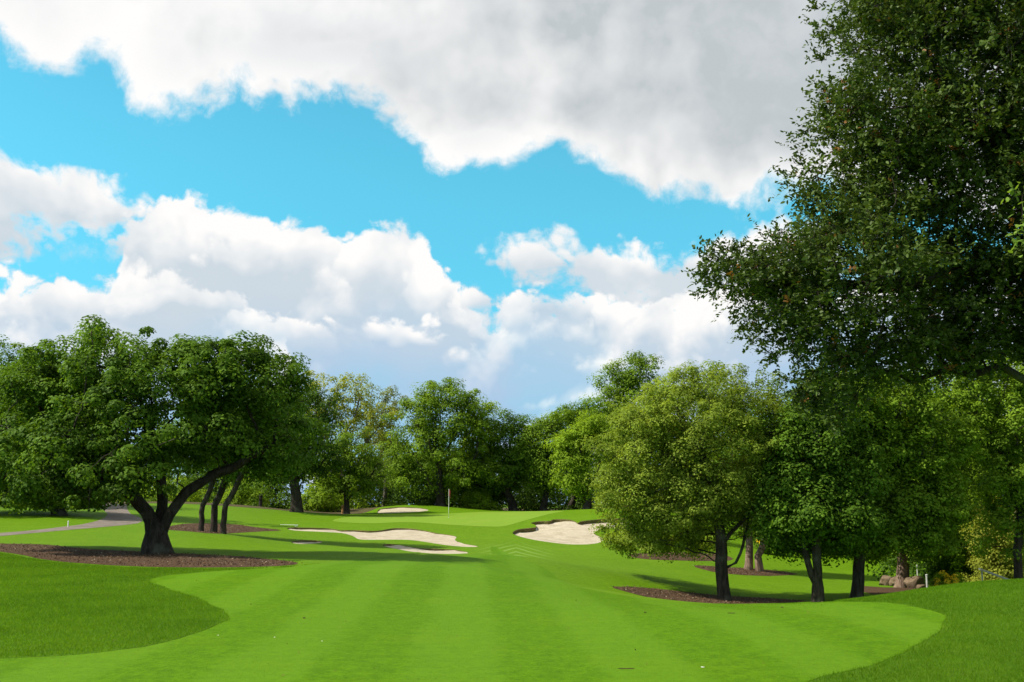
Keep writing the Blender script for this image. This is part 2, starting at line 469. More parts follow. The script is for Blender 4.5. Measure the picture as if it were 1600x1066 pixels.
def grass_mat(name, c1, c2, fine=60, stripes=0.0, bump=.25, patch=.35, yellow=(.14, .25, .010), wear=False):
    c1, c2, yellow = [tuple(v * .8 for v in c_) for c_ in (c1, c2, yellow)]
    m, nt, bs, out = newmat(name)
    tcn = nt.new('ShaderNodeTexCoord'); P = tcn.outputs['Object']
    f1, _ = nt.noise(P, .5, 5, .62); f2, _ = nt.noise(P, 4.0, 6, .75)
    mp = nt.new('ShaderNodeMapping'); nt.put(mp.inputs[0], P); mp.inputs['Scale'].default_value = (1.0, .45, 1)
    mp.inputs['Rotation'].default_value = (0, 0, .12)
    f3, _ = nt.noise(mp.outputs[0], fine, 4, .7)
    mp2 = nt.new('ShaderNodeMapping'); nt.put(mp2.inputs[0], P); mp2.inputs['Scale'].default_value = (1.0, .6, 1)
    f4, _ = nt.noise(mp2.outputs[0], 16, 5, .8)
    fac = nt.m('ADD', nt.m('ADD', nt.m('MULTIPLY', nt.sstep(f2, .36, .64), .35), nt.m('MULTIPLY', nt.sstep(f4, .38, .62), .4)), nt.m('MULTIPLY', nt.sstep(f3, .4, .6), .25))
    col = nt.mix(fac, c1, c2)
    col = nt.mix(nt.m('MULTIPLY', nt.sstep(f1, .45, .75), patch), col, yellow)
    if stripes:
        sx = nt.new('ShaderNodeSeparateXYZ'); nt.put(sx.inputs[0], P)
        wob, _ = nt.noise(P, .5, 2, .5)
        u = nt.m('ADD', nt.m('ADD', sx.outputs[0], nt.m('MULTIPLY', sx.outputs[1], .036)), nt.m('MULTIPLY', wob, .16))
        s_ = nt.m('SINE', nt.m('MULTIPLY_ADD', u, 2 * math.pi / 1.95, 1.9))
        s_ = nt.sstep(nt.m('ADD', s_, nt.m('MULTIPLY', nt.m('SUBTRACT', f1, .5), 1.6)), -.45, .45)
        col = nt.mix(nt.m('MULTIPLY', s_, stripes), col, (.096, .200, .008))
    if wear:
        # pale zigzag scuffs where mowers turn
        sx = nt.new('ShaderNodeSeparateXYZ'); nt.put(sx.inputs[0], P)
        X = nt.m('SUBTRACT', sx.outputs[0], .2); Y = nt.m('SUBTRACT', sx.outputs[1], 52.)
        r = nt.m('SQRT', nt.m('ADD', nt.m('MULTIPLY', X, X), nt.m('MULTIPLY', nt.m('MULTIPLY', Y, Y), .05)))
        fade = nt.m('SUBTRACT', 1.0, nt.sstep(r, .6, 2.4))
        v = nt.m('ADD', nt.m('ABSOLUTE', X), nt.m('MULTIPLY', Y, .22))
        z = nt.sstep(nt.m('SINE', nt.m('MULTIPLY', v, 9.0)), .1, .9)
        col = nt.mix(nt.m('MULTIPLY', nt.m('MULTIPLY', fade, z), .4), col, (.20, .30, .08))
    nt.put(bs.inputs['Base Color'], col)
    bs.inputs['Roughness'].default_value = .75
    bs.inputs['Specular IOR Level'].default_value = .04
    bp = nt.new('ShaderNodeBump'); bp.inputs['Strength'].default_value = bump; bp.inputs['Distance'].default_value = .02
    nt.put(bp.inputs['Height'], nt.m('ADD', nt.m('ADD', f3, nt.m('MULTIPLY', f4, 1.6)), nt.m('MULTIPLY', f2, .8)))
    nt.l.new(bp.outputs[0], bs.inputs['Normal'])
    return m


def soil_mat(name, c1, c2, c3, scale=18, bump=.8):
    m, nt, bs, out = newmat(name)
    tcn = nt.new('ShaderNodeTexCoord'); P = tcn.outputs['Object']
    f1, _ = nt.noise(P, 1.2, 5, .6); f2, _ = nt.noise(P, scale, 5, .7)
    v = nt.new('ShaderNodeTexVoronoi'); nt.put(v.inputs['Vector'], P); v.inputs['Scale'].default_value = scale * .8
    col = nt.mix(nt.sstep(f2, .35, .65), c1, c2)
    col = nt.mix(nt.m('MULTIPLY', nt.sstep(f1, .4, .65), .7), col, c3)
    nt.put(bs.inputs['Base Color'], col); bs.inputs['Roughness'].default_value = .9
    bs.inputs['Specular IOR Level'].default_value = .1
    bp = nt.new('ShaderNodeBump'); bp.inputs['Strength'].default_value = bump; bp.inputs['Distance'].default_value = .04
    nt.put(bp.inputs['Height'], nt.m('ADD', f2, v.outputs['Distance'])); nt.l.new(bp.outputs[0], bs.inputs['Normal'])
    return m


M = {}
M['lawn'] = grass_mat('lawn_grass', (.060, .142, .002), (.145, .275, .006), fine=35, patch=.45, wear=True)
M['fairway'] = grass_mat('fairway_grass', (.050, .128, .0005), (.110, .245, .0008), fine=70, stripes=.42, patch=.25, yellow=(.12, .22, .001))
M['rough'] = grass_mat('rough_grass', (.050, .128, .006), (.102, .205, .010), fine=45, patch=.45, yellow=(.12, .21, .008), bump=.5)
M['green'] = grass_mat('putting_grass', (.15, .27, .022), (.19, .31, .03), fine=30, patch=.4, yellow=(.24, .32, .045), bump=.05)
M['sand'] = soil_mat('bunker_sand', (.36, .315, .235), (.43, .38, .29), (.30, .255, .18), scale=7, bump=.5)
M['mulch'] = soil_mat('bark_mulch', (.050, .030, .017), (.105, .064, .038), (.075, .042, .024), scale=22)
M['litter'] = soil_mat('leaf_litter', (.05, .035, .02), (.11, .08, .04), (.05, .07, .02), scale=6)
M['path'] = soil_mat('path_paving', (.15, .128, .108), (.20, .17, .145), (.11, .09, .075), scale=4, bump=.1)  # whole path's colours darkened to stand in for tree shade farther up
M['lip'] = soil_mat('bunker_edge_soil', (.10, .075, .035), (.17, .13, .055), (.07, .10, .02), scale=14)


def plain(name, c, rough=.6, spec=.3, var=.15, scale=6):
    m, nt, bs, out = newmat(name)
    tcn = nt.new('ShaderNodeTexCoord'); f, _ = nt.noise(tcn.outputs['Object'], scale, 4, .6)
    nt.put(bs.inputs['Base Color'], nt.mix(nt.sstep(f, .3, .7), tuple(v * (1 - var) for v in c), tuple(min(1, v * (1 + var)) for v in c)))
    bs.inputs['Roughness'].default_value = rough; bs.inputs['Specular IOR Level'].default_value = spec
    return m


def bark_mat(name, c1, c2, scale=9):
    m, nt, bs, out = newmat(name)
    tcn = nt.new('ShaderNodeTexCoord')
    mp = nt.new('ShaderNodeMapping'); nt.put(mp.inputs[0], tcn.outputs['Object']); mp.inputs['Scale'].default_value = (1, 1, .28)
    f, _ = nt.noise(mp.outputs[0], scale, 6, .7, .6); g_, _ = nt.noise(tcn.outputs['Object'], 1.6, 3, .5)
    col = nt.mix(nt.sstep(f, .35, .65), c1, c2)
    col = nt.mix(nt.m('MULTIPLY', nt.sstep(g_, .52, .7), .5), col, (.14, .14, .10))
    nt.put(bs.inputs['Base Color'], col); bs.inputs['Roughness'].default_value = .9; bs.inputs['Specular IOR Level'].default_value = .15
    bp = nt.new('ShaderNodeBump'); bp.inputs['Strength'].default_value = .9; bp.inputs['Distance'].default_value = .05
    nt.put(bp.inputs['Height'], f); nt.l.new(bp.outputs[0], bs.inputs['Normal'])
    return m


def leaf_mat(name, dark, light, trans=.35, rough=.6, spec=.08, hi=None):
    dark = tuple(v * .85 for v in dark); light = tuple(v * 1.15 for v in light)
    m, nt, bs, out = newmat(name)
    at_ = nt.new('ShaderNodeAttribute', attribute_name='tone')
    tcn = nt.new('ShaderNodeTexCoord'); f, _ = nt.noise(tcn.outputs['Object'], .55, 3, .6)
    k = nt.m('ADD', nt.m('MULTIPLY', at_.outputs['Fac'], .65), nt.m('MULTIPLY', nt.sstep(f, .3, .7), .35))
    col = nt.mix(k, dark, light)
    if hi: col = nt.mix(nt.sstep(at_.outputs['Fac'], .955, .96), col, hi)
    nt.put(bs.inputs['Base Color'], col)
    bs.inputs['Roughness'].default_value = rough; bs.inputs['Specular IOR Level'].default_value = spec
    tr = nt.new('ShaderNodeBsdfTranslucent')
    tm = nt.new('ShaderNodeMix', data_type='RGBA', blend_type='MULTIPLY'); tm.inputs[0].default_value = 1
    nt.put(tm.inputs[6], col); tm.inputs[7].default_value = (1.5, 1.45, .6, 1)
    nt.put(tr.inputs[0], tm.outputs[2])
    mx = nt.new('ShaderNodeMixShader'); mx.inputs[0].default_value = trans
    nt.l.new(bs.outputs[0], mx.inputs[1]); nt.l.new(tr.outputs[0], mx.inputs[2]); nt.l.new(mx.outputs[0], out.inputs[0])
    return m


M['bark'] = bark_mat('dark_bark', (.022, .018, .013), (.060, .048, .038))
M['bark_grey'] = bark_mat('grey_bark', (.07, .06, .05), (.20, .17, .135))
M['bark_warm'] = bark_mat('warm_bark', (.09, .06, .045), (.26, .18, .13))


# ------------------------------------------------------------------ lay the ground, its coverings and the bunkers
def sub(maskf, dz=0.0, Z=None):
    f = CF[maskf]; u, inv = np.unique(f, return_inverse=True)
    Zs = (CZ if Z is None else Z)[u] + dz
    return np.c_[CV[u], Zs], inv.reshape(f.shape), u


bk_any = np.zeros(len(CF), bool)
for k in keys:
    if k.startswith('bunker_'): bk_any |= inside[k]
V, f, _ = sub(~bk_any)
tag(mesh('ground', V, f, M['lawn'], smooth=True), kind='structure')
free = ~bk_any
layers = [('green', 'putting_green', 'green', ['green']), ('path', 'path', 'path', ['path']),
          ('bed', 'mulch_bed', 'mulch', None), ('fairway', 'fairway', 'fairway', ['fairway']),
          ('rough_left', 'rough_grass', 'rough', ['rough_left']), ('rough_right', 'rough_grass', 'rough', ['rough_right']),
          ('woodland_floor', 'woodland_floor', 'litter', ['woodland_floor'])]
used = bk_any.copy()
for key, nm, mt, ks in layers:
    if ks is None:
        for b in [k for k in keys if k.startswith('bed')]:
            mk = inside[b] & ~used
            V, f, _ = sub(mk, .006); used |= mk
            tag(mesh('mulch_bed', V, f, M['mulch'], smooth=True), kind='structure')
        continue
    mk = inside[ks[0]] & ~used; used |= mk
    if mk.sum() == 0: continue
    V, f, _ = sub(mk, .006)
    tag(mesh(nm, V, f, M[mt], smooth=True), kind='structure')

BL = {'left': ('long pale sand bunker stretching across the slope in front of the green', .09, .03),
      'mid': ('thin crescent of pale sand just below the long bunker, nearer the camera', .09, .03),
      'tiny': ('smallest sand bunker, shaded, under the left end of the long one', .10, .03),
      'back': ('oval sand bunker on the mound at the far back edge of the green', .07, .02),
      'right': ('wide kidney shaped sand bunker with dark undercut lip, right of the green', .26, .05)}
for k, (lab, lip, bowl) in BL.items():
    P = BK[k]; mk = inside['bunker_' + k]
    f0 = CF[mk]; u, inv = np.unique(f0, return_inverse=True); xy = CV[u]
    dd, bi = polydist(P, xy)
    # boundary weight: the side away from the camera (and to the left) has a high lip
    A = P; B = np.roll(P, -1, 0); e = B - A; nrm = np.c_[e[:, 1], -e[:, 0]]; nrm /= np.linalg.norm(nrm, axis=1)[:, None] + 1e-9
    area = .5 * np.sum(A[:, 0] * B[:, 1] - B[:, 0] * A[:, 1])
    if area < 0: nrm = -nrm
    wgt = np.clip(nrm[:, 1] * .75 - nrm[:, 0] * .35 + .15, .08, 1)
    wgt_raw = wgt.copy()
    for _ in range(2): wgt = (np.roll(wgt, 1) + 2 * wgt + np.roll(wgt, -1)) / 4
    bz = zt(xy[:, 0], xy[:, 1]) - lip * wgt[bi] * np.exp(-dd / 1.6) - bowl * (1 - np.exp(-dd / .9)) - .004
    bz += .02 * np.sin(xy[:, 0] * 3.1 + 1) * np.sin(xy[:, 1] * 2.3)
    lo = P.mean(0); root = empty('sand_bunker', (lo[0], lo[1], z1(*lo)), lab, 'sand bunker', 'sand bunkers around the green')
    mesh('sand', np.c_[xy, bz], inv.reshape(f0.shape), M['sand'], root, smooth=True)
    # lip wall
    dmin_, near = None, None
    pi = []
    for p in P:
        j = int(np.argmin(((xy - p) ** 2).sum(1))); pi.append(j)
    n = len(P); zt_ = zt(P[:, 0], P[:, 1])
    inn = P - nrm * .02
    Vt = np.vstack([np.c_[P + nrm * .03 * wgt[:, None], zt_ + .03 * (wgt - .1)], np.c_[P - nrm * .02 * wgt[:, None], zt_ - .01 * wgt], np.c_[P + nrm * .03, bz[pi] - .12]])
    Fl = [[g_ * n + i, g_ * n + (i + 1) % n, (g_ + 1) * n + (i + 1) % n, (g_ + 1) * n + i] for g_ in range(2) for i in range(n)]
    mesh('bunker_lip', Vt, Fl, M['lip'], root)


# ------------------------------------------------------------------ trees
def unit(v): return v / (np.linalg.norm(v, axis=-1, keepdims=True) + 1e-9)


def skeleton(polys, attr, step, kill, iters, rng):
    pos = []; par = []
    for pl in polys:
        pl = [np.array(p, float) for p in pl]
        if not pos: pos.append(pl[0]); par.append(-1); cur = 0
        else: cur = int(np.argmin([np.linalg.norm(p - pl[0]) for p in pos]))
        for a in pl[1:]:
            n = max(1, int(np.linalg.norm(a - pos[cur]) / step)); s = pos[cur].copy()
            for i in range(1, n + 1):
                pos.append(s + (a - s) * i / n + rng.normal(0, step * .05, 3)); par.append(cur); cur = len(pos) - 1
    Pn = np.array(pos); alive = np.ones(len(attr), bool)
    d = np.full(len(attr), 1e9); ni = np.zeros(len(attr), int)
    def upd(lo):
        nonlocal d, ni
        q_ = np.linalg.norm(attr[:, None] - Pn[None, lo:], axis=2); j = q_.argmin(1); dm = q_[np.arange(len(attr)), j]
        m_ = dm < d; d[m_] = dm[m_]; ni[m_] = j[m_] + lo
    upd(0); alive &= d > kill
    for it in range(iters):
        if not alive.any(): break
        idx = ni[alive]; v = unit(attr[alive] - Pn[idx])
        un, inv = np.unique(idx, return_inverse=True)
        s = np.zeros((len(un), 3)); np.add.at(s, inv, v)
        s = unit(unit(s) + rng.normal(0, .22, s.shape) + [0, 0, .06])
        lo = len(Pn); Pn = np.vstack([Pn, Pn[un] + s * step]); par += list(un)
        upd(lo); alive &= d > kill
    return Pn, np.array(par)


def branch_mesh(Pn, par, r_tip, r_base, sides, flare=.5, rmin=0):
    n = len(Pn); S_ = np.zeros(n); kids = [[] for _ in range(n)]
    for i in range(n - 1, -1, -1):
        if S_[i] == 0: S_[i] = 1
        if par[i] >= 0: S_[par[i]] += S_[i]; kids[par[i]].append(i)
    ex = max(1.5, math.log(max(S_[0], 3)) / math.log(r_base / r_tip))
    r = r_tip * S_ ** (1 / ex)
    h = Pn[:, 2] - Pn[0, 2]; d0_ = np.linalg.norm(Pn[:, :2] - Pn[0, :2], axis=1)
    r *= 1 + flare * np.exp(-h / (r_base * 1.6)) * (d0_ < r_base * 4)
    V = []; Fc = []
    stack = [(0, -1)]
    while stack:
        st, pa = stack.pop()
        ch = ([pa] if pa >= 0 else []) + [st]; cur = st
        while kids[cur]:
            ks = sorted(kids[cur], key=lambda k: -r[k])
            for k in ks[1:]: stack.append((k, cur))
            cur = ks[0]; ch.append(cur)
        if r[ch[-1 if len(ch) < 2 else 1]] < rmin: continue
        b0 = len(V); pts_ = Pn[ch]
        for i, c in enumerate(ch):
            t = pts_[min(i + 1, len(ch) - 1)] - pts_[max(i - 1, 0)]; t = t / (np.linalg.norm(t) + 1e-9)
            ref = np.array([1., 0, 0]) if abs(t[0]) < .8 else np.array([0, 1., 0])
            u_ = np.cross(t, ref); u_ /= np.linalg.norm(u_); v_ = np.cross(t, u_)
            rr = min(r[c], r[ch[1]] * 1.05) if (i == 0 and pa >= 0) else r[c]
            for k in range(sides):
                a = 2 * math.pi * k / sides
                wob = 1 + .12 * math.sin(3 * a + c * .3) if rr > .08 else 1
                V.append(pts_[i] + (u_ * math.cos(a) + v_ * math.sin(a)) * rr * wob)
        for i in range(len(ch) - 1):
            for k in range(sides):
                a = b0 + i * sides + k; b = b0 + i * sides + (k + 1) % sides
                Fc.append((a, b, b + sides, a + sides))
    return np.array(V), np.array(Fc)


def leaf_geo(c, nrm, size, rng, aspect=.6, hexa=False, tdir=None):
    n = len(c); nrm = unit(nrm)
    t = rng.normal(0, 1, (n, 3)) if tdir is None else tdir
    t = unit(t - nrm * (t * nrm).sum(1, keepdims=True)); b = np.cross(nrm, t)
    L = size[:, None] * .5; Wd = L * aspect
    fold = nrm * L * .22
    if not hexa:
        V = np.stack([c - t * L, c + b * Wd + fold, c + t * L, c - b * Wd + fold], 1).reshape(-1, 3)
        return V, np.arange(n * 4).reshape(n, 4)
    V = np.stack([c - t * L, c - t * L * .35 + b * Wd + fold * .6, c + t * L * .45 + b * Wd * .8 + fold * .6, c + t * L,
                  c + t * L * .45 - b * Wd * .8 + fold * .6, c - t * L * .35 - b * Wd + fold * .6], 1).reshape(-1, 3)
    return V, np.arange(n * 6).reshape(n, 6)


def crown_geo(cl, R_, per, size, rng, centre, aspect=.62, flat=.7, out=.4):
    """cl: clump centres, R_: clump radius per clump"""
    n = len(cl); k = per
    c = np.repeat(cl, k, 0); rr = np.repeat(R_, k)[:, None]
    dr = unit(rng.normal(0, 1, (n * k, 3)) + [0, 0, .55])
    rad_ = rng.random((n * k, 1)) ** .33
    p = c + dr * rr * rad_ * [1, 1, flat]
    nrm = dr * .9 + np.array([0, 0, .45]) + unit(p - centre) * out + rng.normal(0, .38, (n * k, 3))
    s = size * rng.uniform(.65, 1.25, n * k)
    V, f = leaf_geo(p, nrm, s, rng, aspect)
    ct = rng.random(n)
    tone = np.clip(np.repeat(ct, k) * .5 + rng.random(n * k) * .5, 0, .95)
    tone[rng.random(n * k) < .012] = 1
    return V, f, tone


def lobes_world(lobes, d):
    out = []
    for L in lobes:
        px, py, rx, rz = L[:4]; dd = L[4] if len(L) > 4 else 0
        c = at(px, py, d + dd); s = (d + dd) / F
        ry = L[5] if len(L) > 5 else rx * s * .85
        out.append((c, np.array([rx * s, ry, rz * s])))
    return out


def sample_attr(LW, n, rng, inner=.35):
    vol = np.array([np.prod(r) ** .75 for _, r in LW]); vol /= vol.sum()
    P = []
    for (c, r), v in zip(LW, vol):
        m_ = max(3, int(n * v)); d = unit(rng.normal(0, 1, (m_, 3)))
        u_ = rng.random((m_, 1)); ph = rng.uniform(0, 6, 3)
        lump = 1 + .16 * (np.sin(d[:, :1] * 5 + ph[0]) * np.sin(d[:, 1:2] * 5 + ph[1]) + np.sin(d[:, 2:] * 6 + ph[2]) * .7) + rng.normal(0, .05, (m_, 1))
        rr = (inner + (1 - inner) * u_ ** .5) * lump
        P.append(c + d * r * rr)
    return np.vstack(P)


def make_tree(name, label, group, base, lobes, mats, trunk_r, trunks=None, n_cl=260, cl_r=.6, per=150, leaf=.11, seed=1, sides=7,
              zmin=None, step=None, aspect=.62, r_tip=.012, trunk_name='trunk', crown_top=True, dmin=0, inner=.35, flare=.5, cat='tree', rmin=0, minh=.5):
    rng = np.random.default_rng(seed)
    bx, by, d = base
    x, y, _z = at(bx, by, d); z = z1(x, y)
    root = empty(name, (x, y, z), label, cat, group)
    LW = lobes_world(lobes, d)
    A = sample_attr(LW, n_cl, rng, inner)
    A = A[A[:, 2] > zt(A[:, 0], A[:, 1]) + minh]
    ctr = np.array([c for c, _ in LW]).mean(0); ctr[2] -= .15 * (ctr[2] - z)
    if trunks is None:
        fork = np.array([x, y, z]) + (ctr - np.array([x, y, z])) * .38 + rng.normal(0, .2, 3) * [1, 1, 0]
        mid = (np.array([x, y, z]) + fork) / 2 + rng.normal(0, .12, 3) * [1, 1, 0]
        trunks = [[(x, y, z - .15), mid, fork]]
    else:
        tw = []
        for j, pl in enumerate(trunks):
            pw = [at(q_[0], q_[1], d + (q_[2] if len(q_) > 2 else 0)) for q_ in pl]
            if j == 0: pw[0] = np.array([x, y, z - .15])
            tw.append(pw)
        trunks = tw
    H = A[:, 2].max() - z
    step = step or H / 24
    Pn, par = skeleton(trunks, A, step, step * 1.3, 90, rng)
    Vb, Fb = branch_mesh(Pn, par, r_tip, trunk_r, sides, flare, rmin)
    mesh(trunk_name, Vb, Fb, mats[0], root, smooth=True)
    Rr = cl_r * rng.uniform(.45, 1.2, len(A))
    V, f, tone = crown_geo(A, Rr, per, leaf, rng, ctr, aspect)
    mesh('crown', V, f, mats[1], root, tone)
    return root, Pn


L_dark = leaf_mat('oak_leaves_dark', (.030, .072, .008), (.125, .225, .018), .34)
L_mid = leaf_mat('oak_leaves_mid', (.055, .115, .009), (.20, .31, .022), .38)
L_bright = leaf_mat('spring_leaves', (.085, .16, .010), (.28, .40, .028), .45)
L_yel = leaf_mat('yellow_green_leaves', (.15, .19, .022), (.38, .41, .06), .45)
L_olive = leaf_mat('olive_leaves', (.085, .130, .014), (.26, .34, .042), .40)
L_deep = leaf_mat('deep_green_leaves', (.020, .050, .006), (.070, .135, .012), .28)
L_near = leaf_mat('live_oak_leaves', (.019, .042, .008), (.092, .138, .026), .22, .5, .14, hi=(.20, .10, .03))


# the broad oak on the left
make_tree('oak_tree', 'broad dark green oak forking low into thick stems over the long mulch bed', None, (245, 865, 35),
    [(250, 640, 190, 115), (245, 612, 110, 52, -1), (20, 785, 60, 14, 0), (110, 782, 50, 14, 0), (190, 780, 30, 12, 0), (120, 650, 130, 110, 1), (370, 625, 110, 95, 0), (405, 690, 75, 56, 1), (190, 578, 90, 46, 0), (340, 572, 95, 38, 0), (90, 590, 90, 45, 0), (30, 600, 70, 50, 1),
     (60, 720, 110, 62, -1), (205, 738, 80, 42, -2), (130, 748, 100, 42, 0), (370, 695, 80, 34, 2), (60, 765, 80, 22, -1), (150, 770, 60, 20, -1), (158, 545, 30, 26, 2), (395, 568, 45, 32, 1), (440, 600, 45, 45, 1), (0, 640, 90, 90, 2)],
    (M['bark'], L_dark), .37,
    trunks=[[(245, 865), (243, 828), (230, 800, -.2), (208, 775, -.6), (160, 752, -1), (110, 715, -1)], [(243, 832), (252, 795, .3), (250, 735, .6), (240, 680, 1)],
            [(244, 840), (266, 806), (290, 770), (330, 744, .2), (375, 725, .2), (430, 690, .4)]],
    n_cl=860, cl_r=.56, per=150, leaf=.135, seed=3, sides=10, step=.32, r_tip=.010, minh=1.0)
make_tree('oak_tree', 'dark oak at the left edge whose low boughs hang over the path', None, (95, 798, 66),
    [(20, 650, 130, 85), (90, 610, 80, 60), (40, 730, 130, 48), (130, 735, 80, 40), (90, 765, 90, 22), (0, 775, 90, 22), (60, 785, 80, 16), (-80, 690, 110, 90), (110, 680, 90, 70), (155, 535, 26, 26)],
    (M['bark'], L_deep), .35, n_cl=460, cl_r=1.0, per=130, leaf=.22, seed=4, minh=.5)
make_tree('tree', 'pale green treetop rising behind the oak at the top left edge', None, (10, 795, 75),
    [(10, 580, 60, 48), (-40, 600, 60, 60), (40, 620, 60, 50), (0, 680, 90, 60)], (M['bark'], L_mid), .3, n_cl=160, cl_r=1.2, per=130, leaf=.22, seed=5, sides=5)
# three leaning trunks
for i, (bx, tx, by, dd) in enumerate(((314, 340, 824, 0), (333, 358, 826, .8), (349, 380, 826, -.8))):
    lab = ['leftmost of three slim leaning trunks in the small mulch bed', 'middle of three slim leaning trunks in the small mulch bed', 'rightmost and most slanted of three slim leaning trunks in the small mulch bed'][i]
    make_tree('leaning_tree', lab, 'leaning trees in the small mulch bed', (bx, by, 55 + dd),
        [((tx + [-30, 20, 70][i]), 690, 70, 50), (tx + [0, 30, 40][i], 640, 55, 45), (tx + 40, 728, 50, 25)], (M['bark'], L_dark), .24,
        trunks=[[(bx, by), (bx + 3, 790), (bx + (tx - bx) * .6, 765), (tx, 735), (tx + 12, 690)]], n_cl=110, cl_r=.9, per=110, leaf=.17, seed=20 + i, sides=7, flare=.4)
# trees of the far row, left to right
FAR = [
 ('tree', 'dark tree with thick straight trunk left of the smaller far trees', (462, 799, 84), [(450, 700, 70, 55), (480, 650, 60, 45), (420, 650, 60, 55), (500, 720, 40, 35)], (M['bark'], L_deep), .42, 200, 1.15, 120, .21, None),
 ('tree', 'airy yellow green tree with bare boughs showing against the sky', (520, 801, 104), [(500, 620, 45, 40), (545, 620, 40, 32), (480, 660, 45, 40), (580, 650, 40, 30), (560, 690, 60, 45), (475, 590, 24, 16), (540, 596, 30, 14)], (M['bark_grey'], L_yel), .32, 190, .95, 90, .22, None),
 ('tree', 'thin grey green tree between the yellow green tree and the big bright tree', (598, 799, 110), [(595, 660, 36, 48), (615, 630, 24, 30), (580, 620, 16, 20), (600, 720, 40, 40)], (M['bark_grey'], leaf_mat('thin_grey_leaves', (.13, .17, .06), (.26, .30, .12), .4)), .25, 130, .9, 70, .2, None),
 ('tree', 'small round green tree standing left of the mound', (541, 803, 90), [(545, 715, 48, 38), (575, 740, 30, 30), (515, 735, 34, 34), (545, 760, 40, 18)], (M['bark'], L_mid), .24, 150, .9, 120, .19, None),
 ('tree', 'tallest bright green tree behind the green, lit from the left', (688, 798, 101), [(690, 655, 60, 55), (650, 690, 52, 50), (715, 700, 60, 55), (665, 630, 38, 28), (705, 620, 45, 24), (625, 725, 34, 30), (745, 640, 26, 30), (680, 740, 80, 40)], (M['bark'], L_mid), .42, 330, 1.15, 130, .22, None),
 ('tree', 'green tree leaning against the right side of the tallest far tree', (740, 798, 104), [(748, 690, 42, 52), (752, 650, 24, 34), (730, 740, 45, 36)], (M['bark'], L_bright), .3, 130, 1.05, 115, .22, None),
 ('tree', 'shadowy tree with low sideways limbs behind the flag', (802, 798, 104), [(790, 690, 48, 42), (800, 660, 30, 22), (780, 735, 55, 35), (825, 720, 40, 40), (760, 765, 55, 14)], (M['bark'], L_dark), .4, 210, 1.1, 110, .22, None),
 ('tree', 'rounded mid green tree right of the low limbed shadowy tree', (848, 796, 103), [(850, 690, 42, 40), (880, 665, 30, 26), (830, 715, 30, 40), (860, 740, 45, 32)], (M['bark'], L_mid), .32, 200, 1.1, 120, .22, None),
 ('tree', 'yellow green tree with sunlit lobes just left of the olive tree', (915, 797, 90), [(905, 700, 38, 34), (895, 735, 28, 34), (925, 670, 34, 22), (910, 765, 26, 16), (880, 700, 18, 24)], (M['bark'], L_bright), .3, 170, .95, 120, .2, None),
 ('tree', 'dark green tree filling the gap above the yellow green tree', (885, 797, 110), [(890, 672, 40, 34), (920, 650, 30, 24), (930, 690, 60, 60)], (M['bark'], L_dark), .34, 150, 1.2, 110, .24, None),
 ('tree', 'high dark treetop rising above the left shoulder of the olive tree', (985, 797, 98), [(990, 585, 45, 34), (960, 610, 32, 30), (1000, 640, 70, 50), (950, 650, 40, 50), (1000, 720, 80, 60), (1015, 565, 22, 16)], (M['bark'], L_mid), .42, 300, 1.15, 125, .22, None),
 ('tree', 'green tree hidden behind the middle of the olive tree', (1100, 830, 88), [(1100, 640, 90, 60), (1100, 740, 100, 60)], (M['bark'], L_mid), .35, 200, 1.2, 100, .22, None),
 ('tree', 'green tree standing behind the dark twin trunk', (1235, 850, 76), [(1235, 680, 80, 70), (1260, 760, 90, 50)], (M['bark'], L_dark), .35, 220, 1.1, 110, .2, None),
 ('tree', 'dark tree far behind the single straight trunk', (1335, 850, 78), [(1340, 660, 90, 80), (1320, 760, 80, 50), (1400, 740, 80, 60)], (M['bark_warm'], L_dark), .35, 260, 1.1, 110, .2, None),
 ('tree', 'dark tree far behind the boulders at right', (1450, 860, 72), [(1450, 660, 90, 80), (1460, 760, 90, 60)], (M['bark'], L_deep), .35, 260, 1.1, 110, .2, None),
 ('tree', 'bright tree beyond the right end of the near mound', (1560, 870, 64), [(1570, 640, 90, 80), (1540, 720, 70, 50), (1620, 730, 90, 60)], (M['bark'], L_bright), .32, 260, 1.0, 115, .18, None),
]
for i, (nm, lab, base, lob, mt, tr_, n_, cr, per, lf, tk) in enumerate(FAR):
    make_tree(nm, lab, 'trees of the far row', base, lob, mt, tr_, tk, n_, cr, per, lf, seed=40 + i, sides=5, r_tip=.03)

# the olive green tree and its neighbours
make_tree('olive_green_tree', 'wide olive green tree with side limb, its skirt of leaves drooping over the bunker', None, (1131, 938, 38),
    [(1080, 655, 115, 75), (1010, 705, 85, 90), (1130, 700, 120, 90), (1190, 650, 75, 60), (990, 790, 55, 50, 1), (1060, 780, 90, 60, 0), (1150, 780, 90, 50), (1030, 835, 70, 30, 1), (1100, 825, 45, 28, 1.5), (1210, 740, 60, 60), (1110, 598, 70, 26), (975, 740, 50, 50), (1190, 820, 45, 22, 1), (1010, 840, 60, 26, 3), (1060, 850, 70, 20, 3), (960, 800, 36, 40, 3), (980, 845, 40, 20, 4)],
    (M['bark'], L_olive), .22,
    trunks=[[(1131, 938), (1127, 890), (1126, 840), (1120, 790), (1105, 740), (1090, 690)], [(1130, 893), (1150, 880), (1162, 850), (1172, 800, .4), (1185, 760, .8)],
            [(1126, 850), (1150, 825), (1185, 790), (1220, 755, .5)]],
    n_cl=1150, cl_r=.50, per=120, leaf=.105, seed=7, sides=9, step=.26, r_tip=.008, aspect=.5, minh=.35, flare=.35)
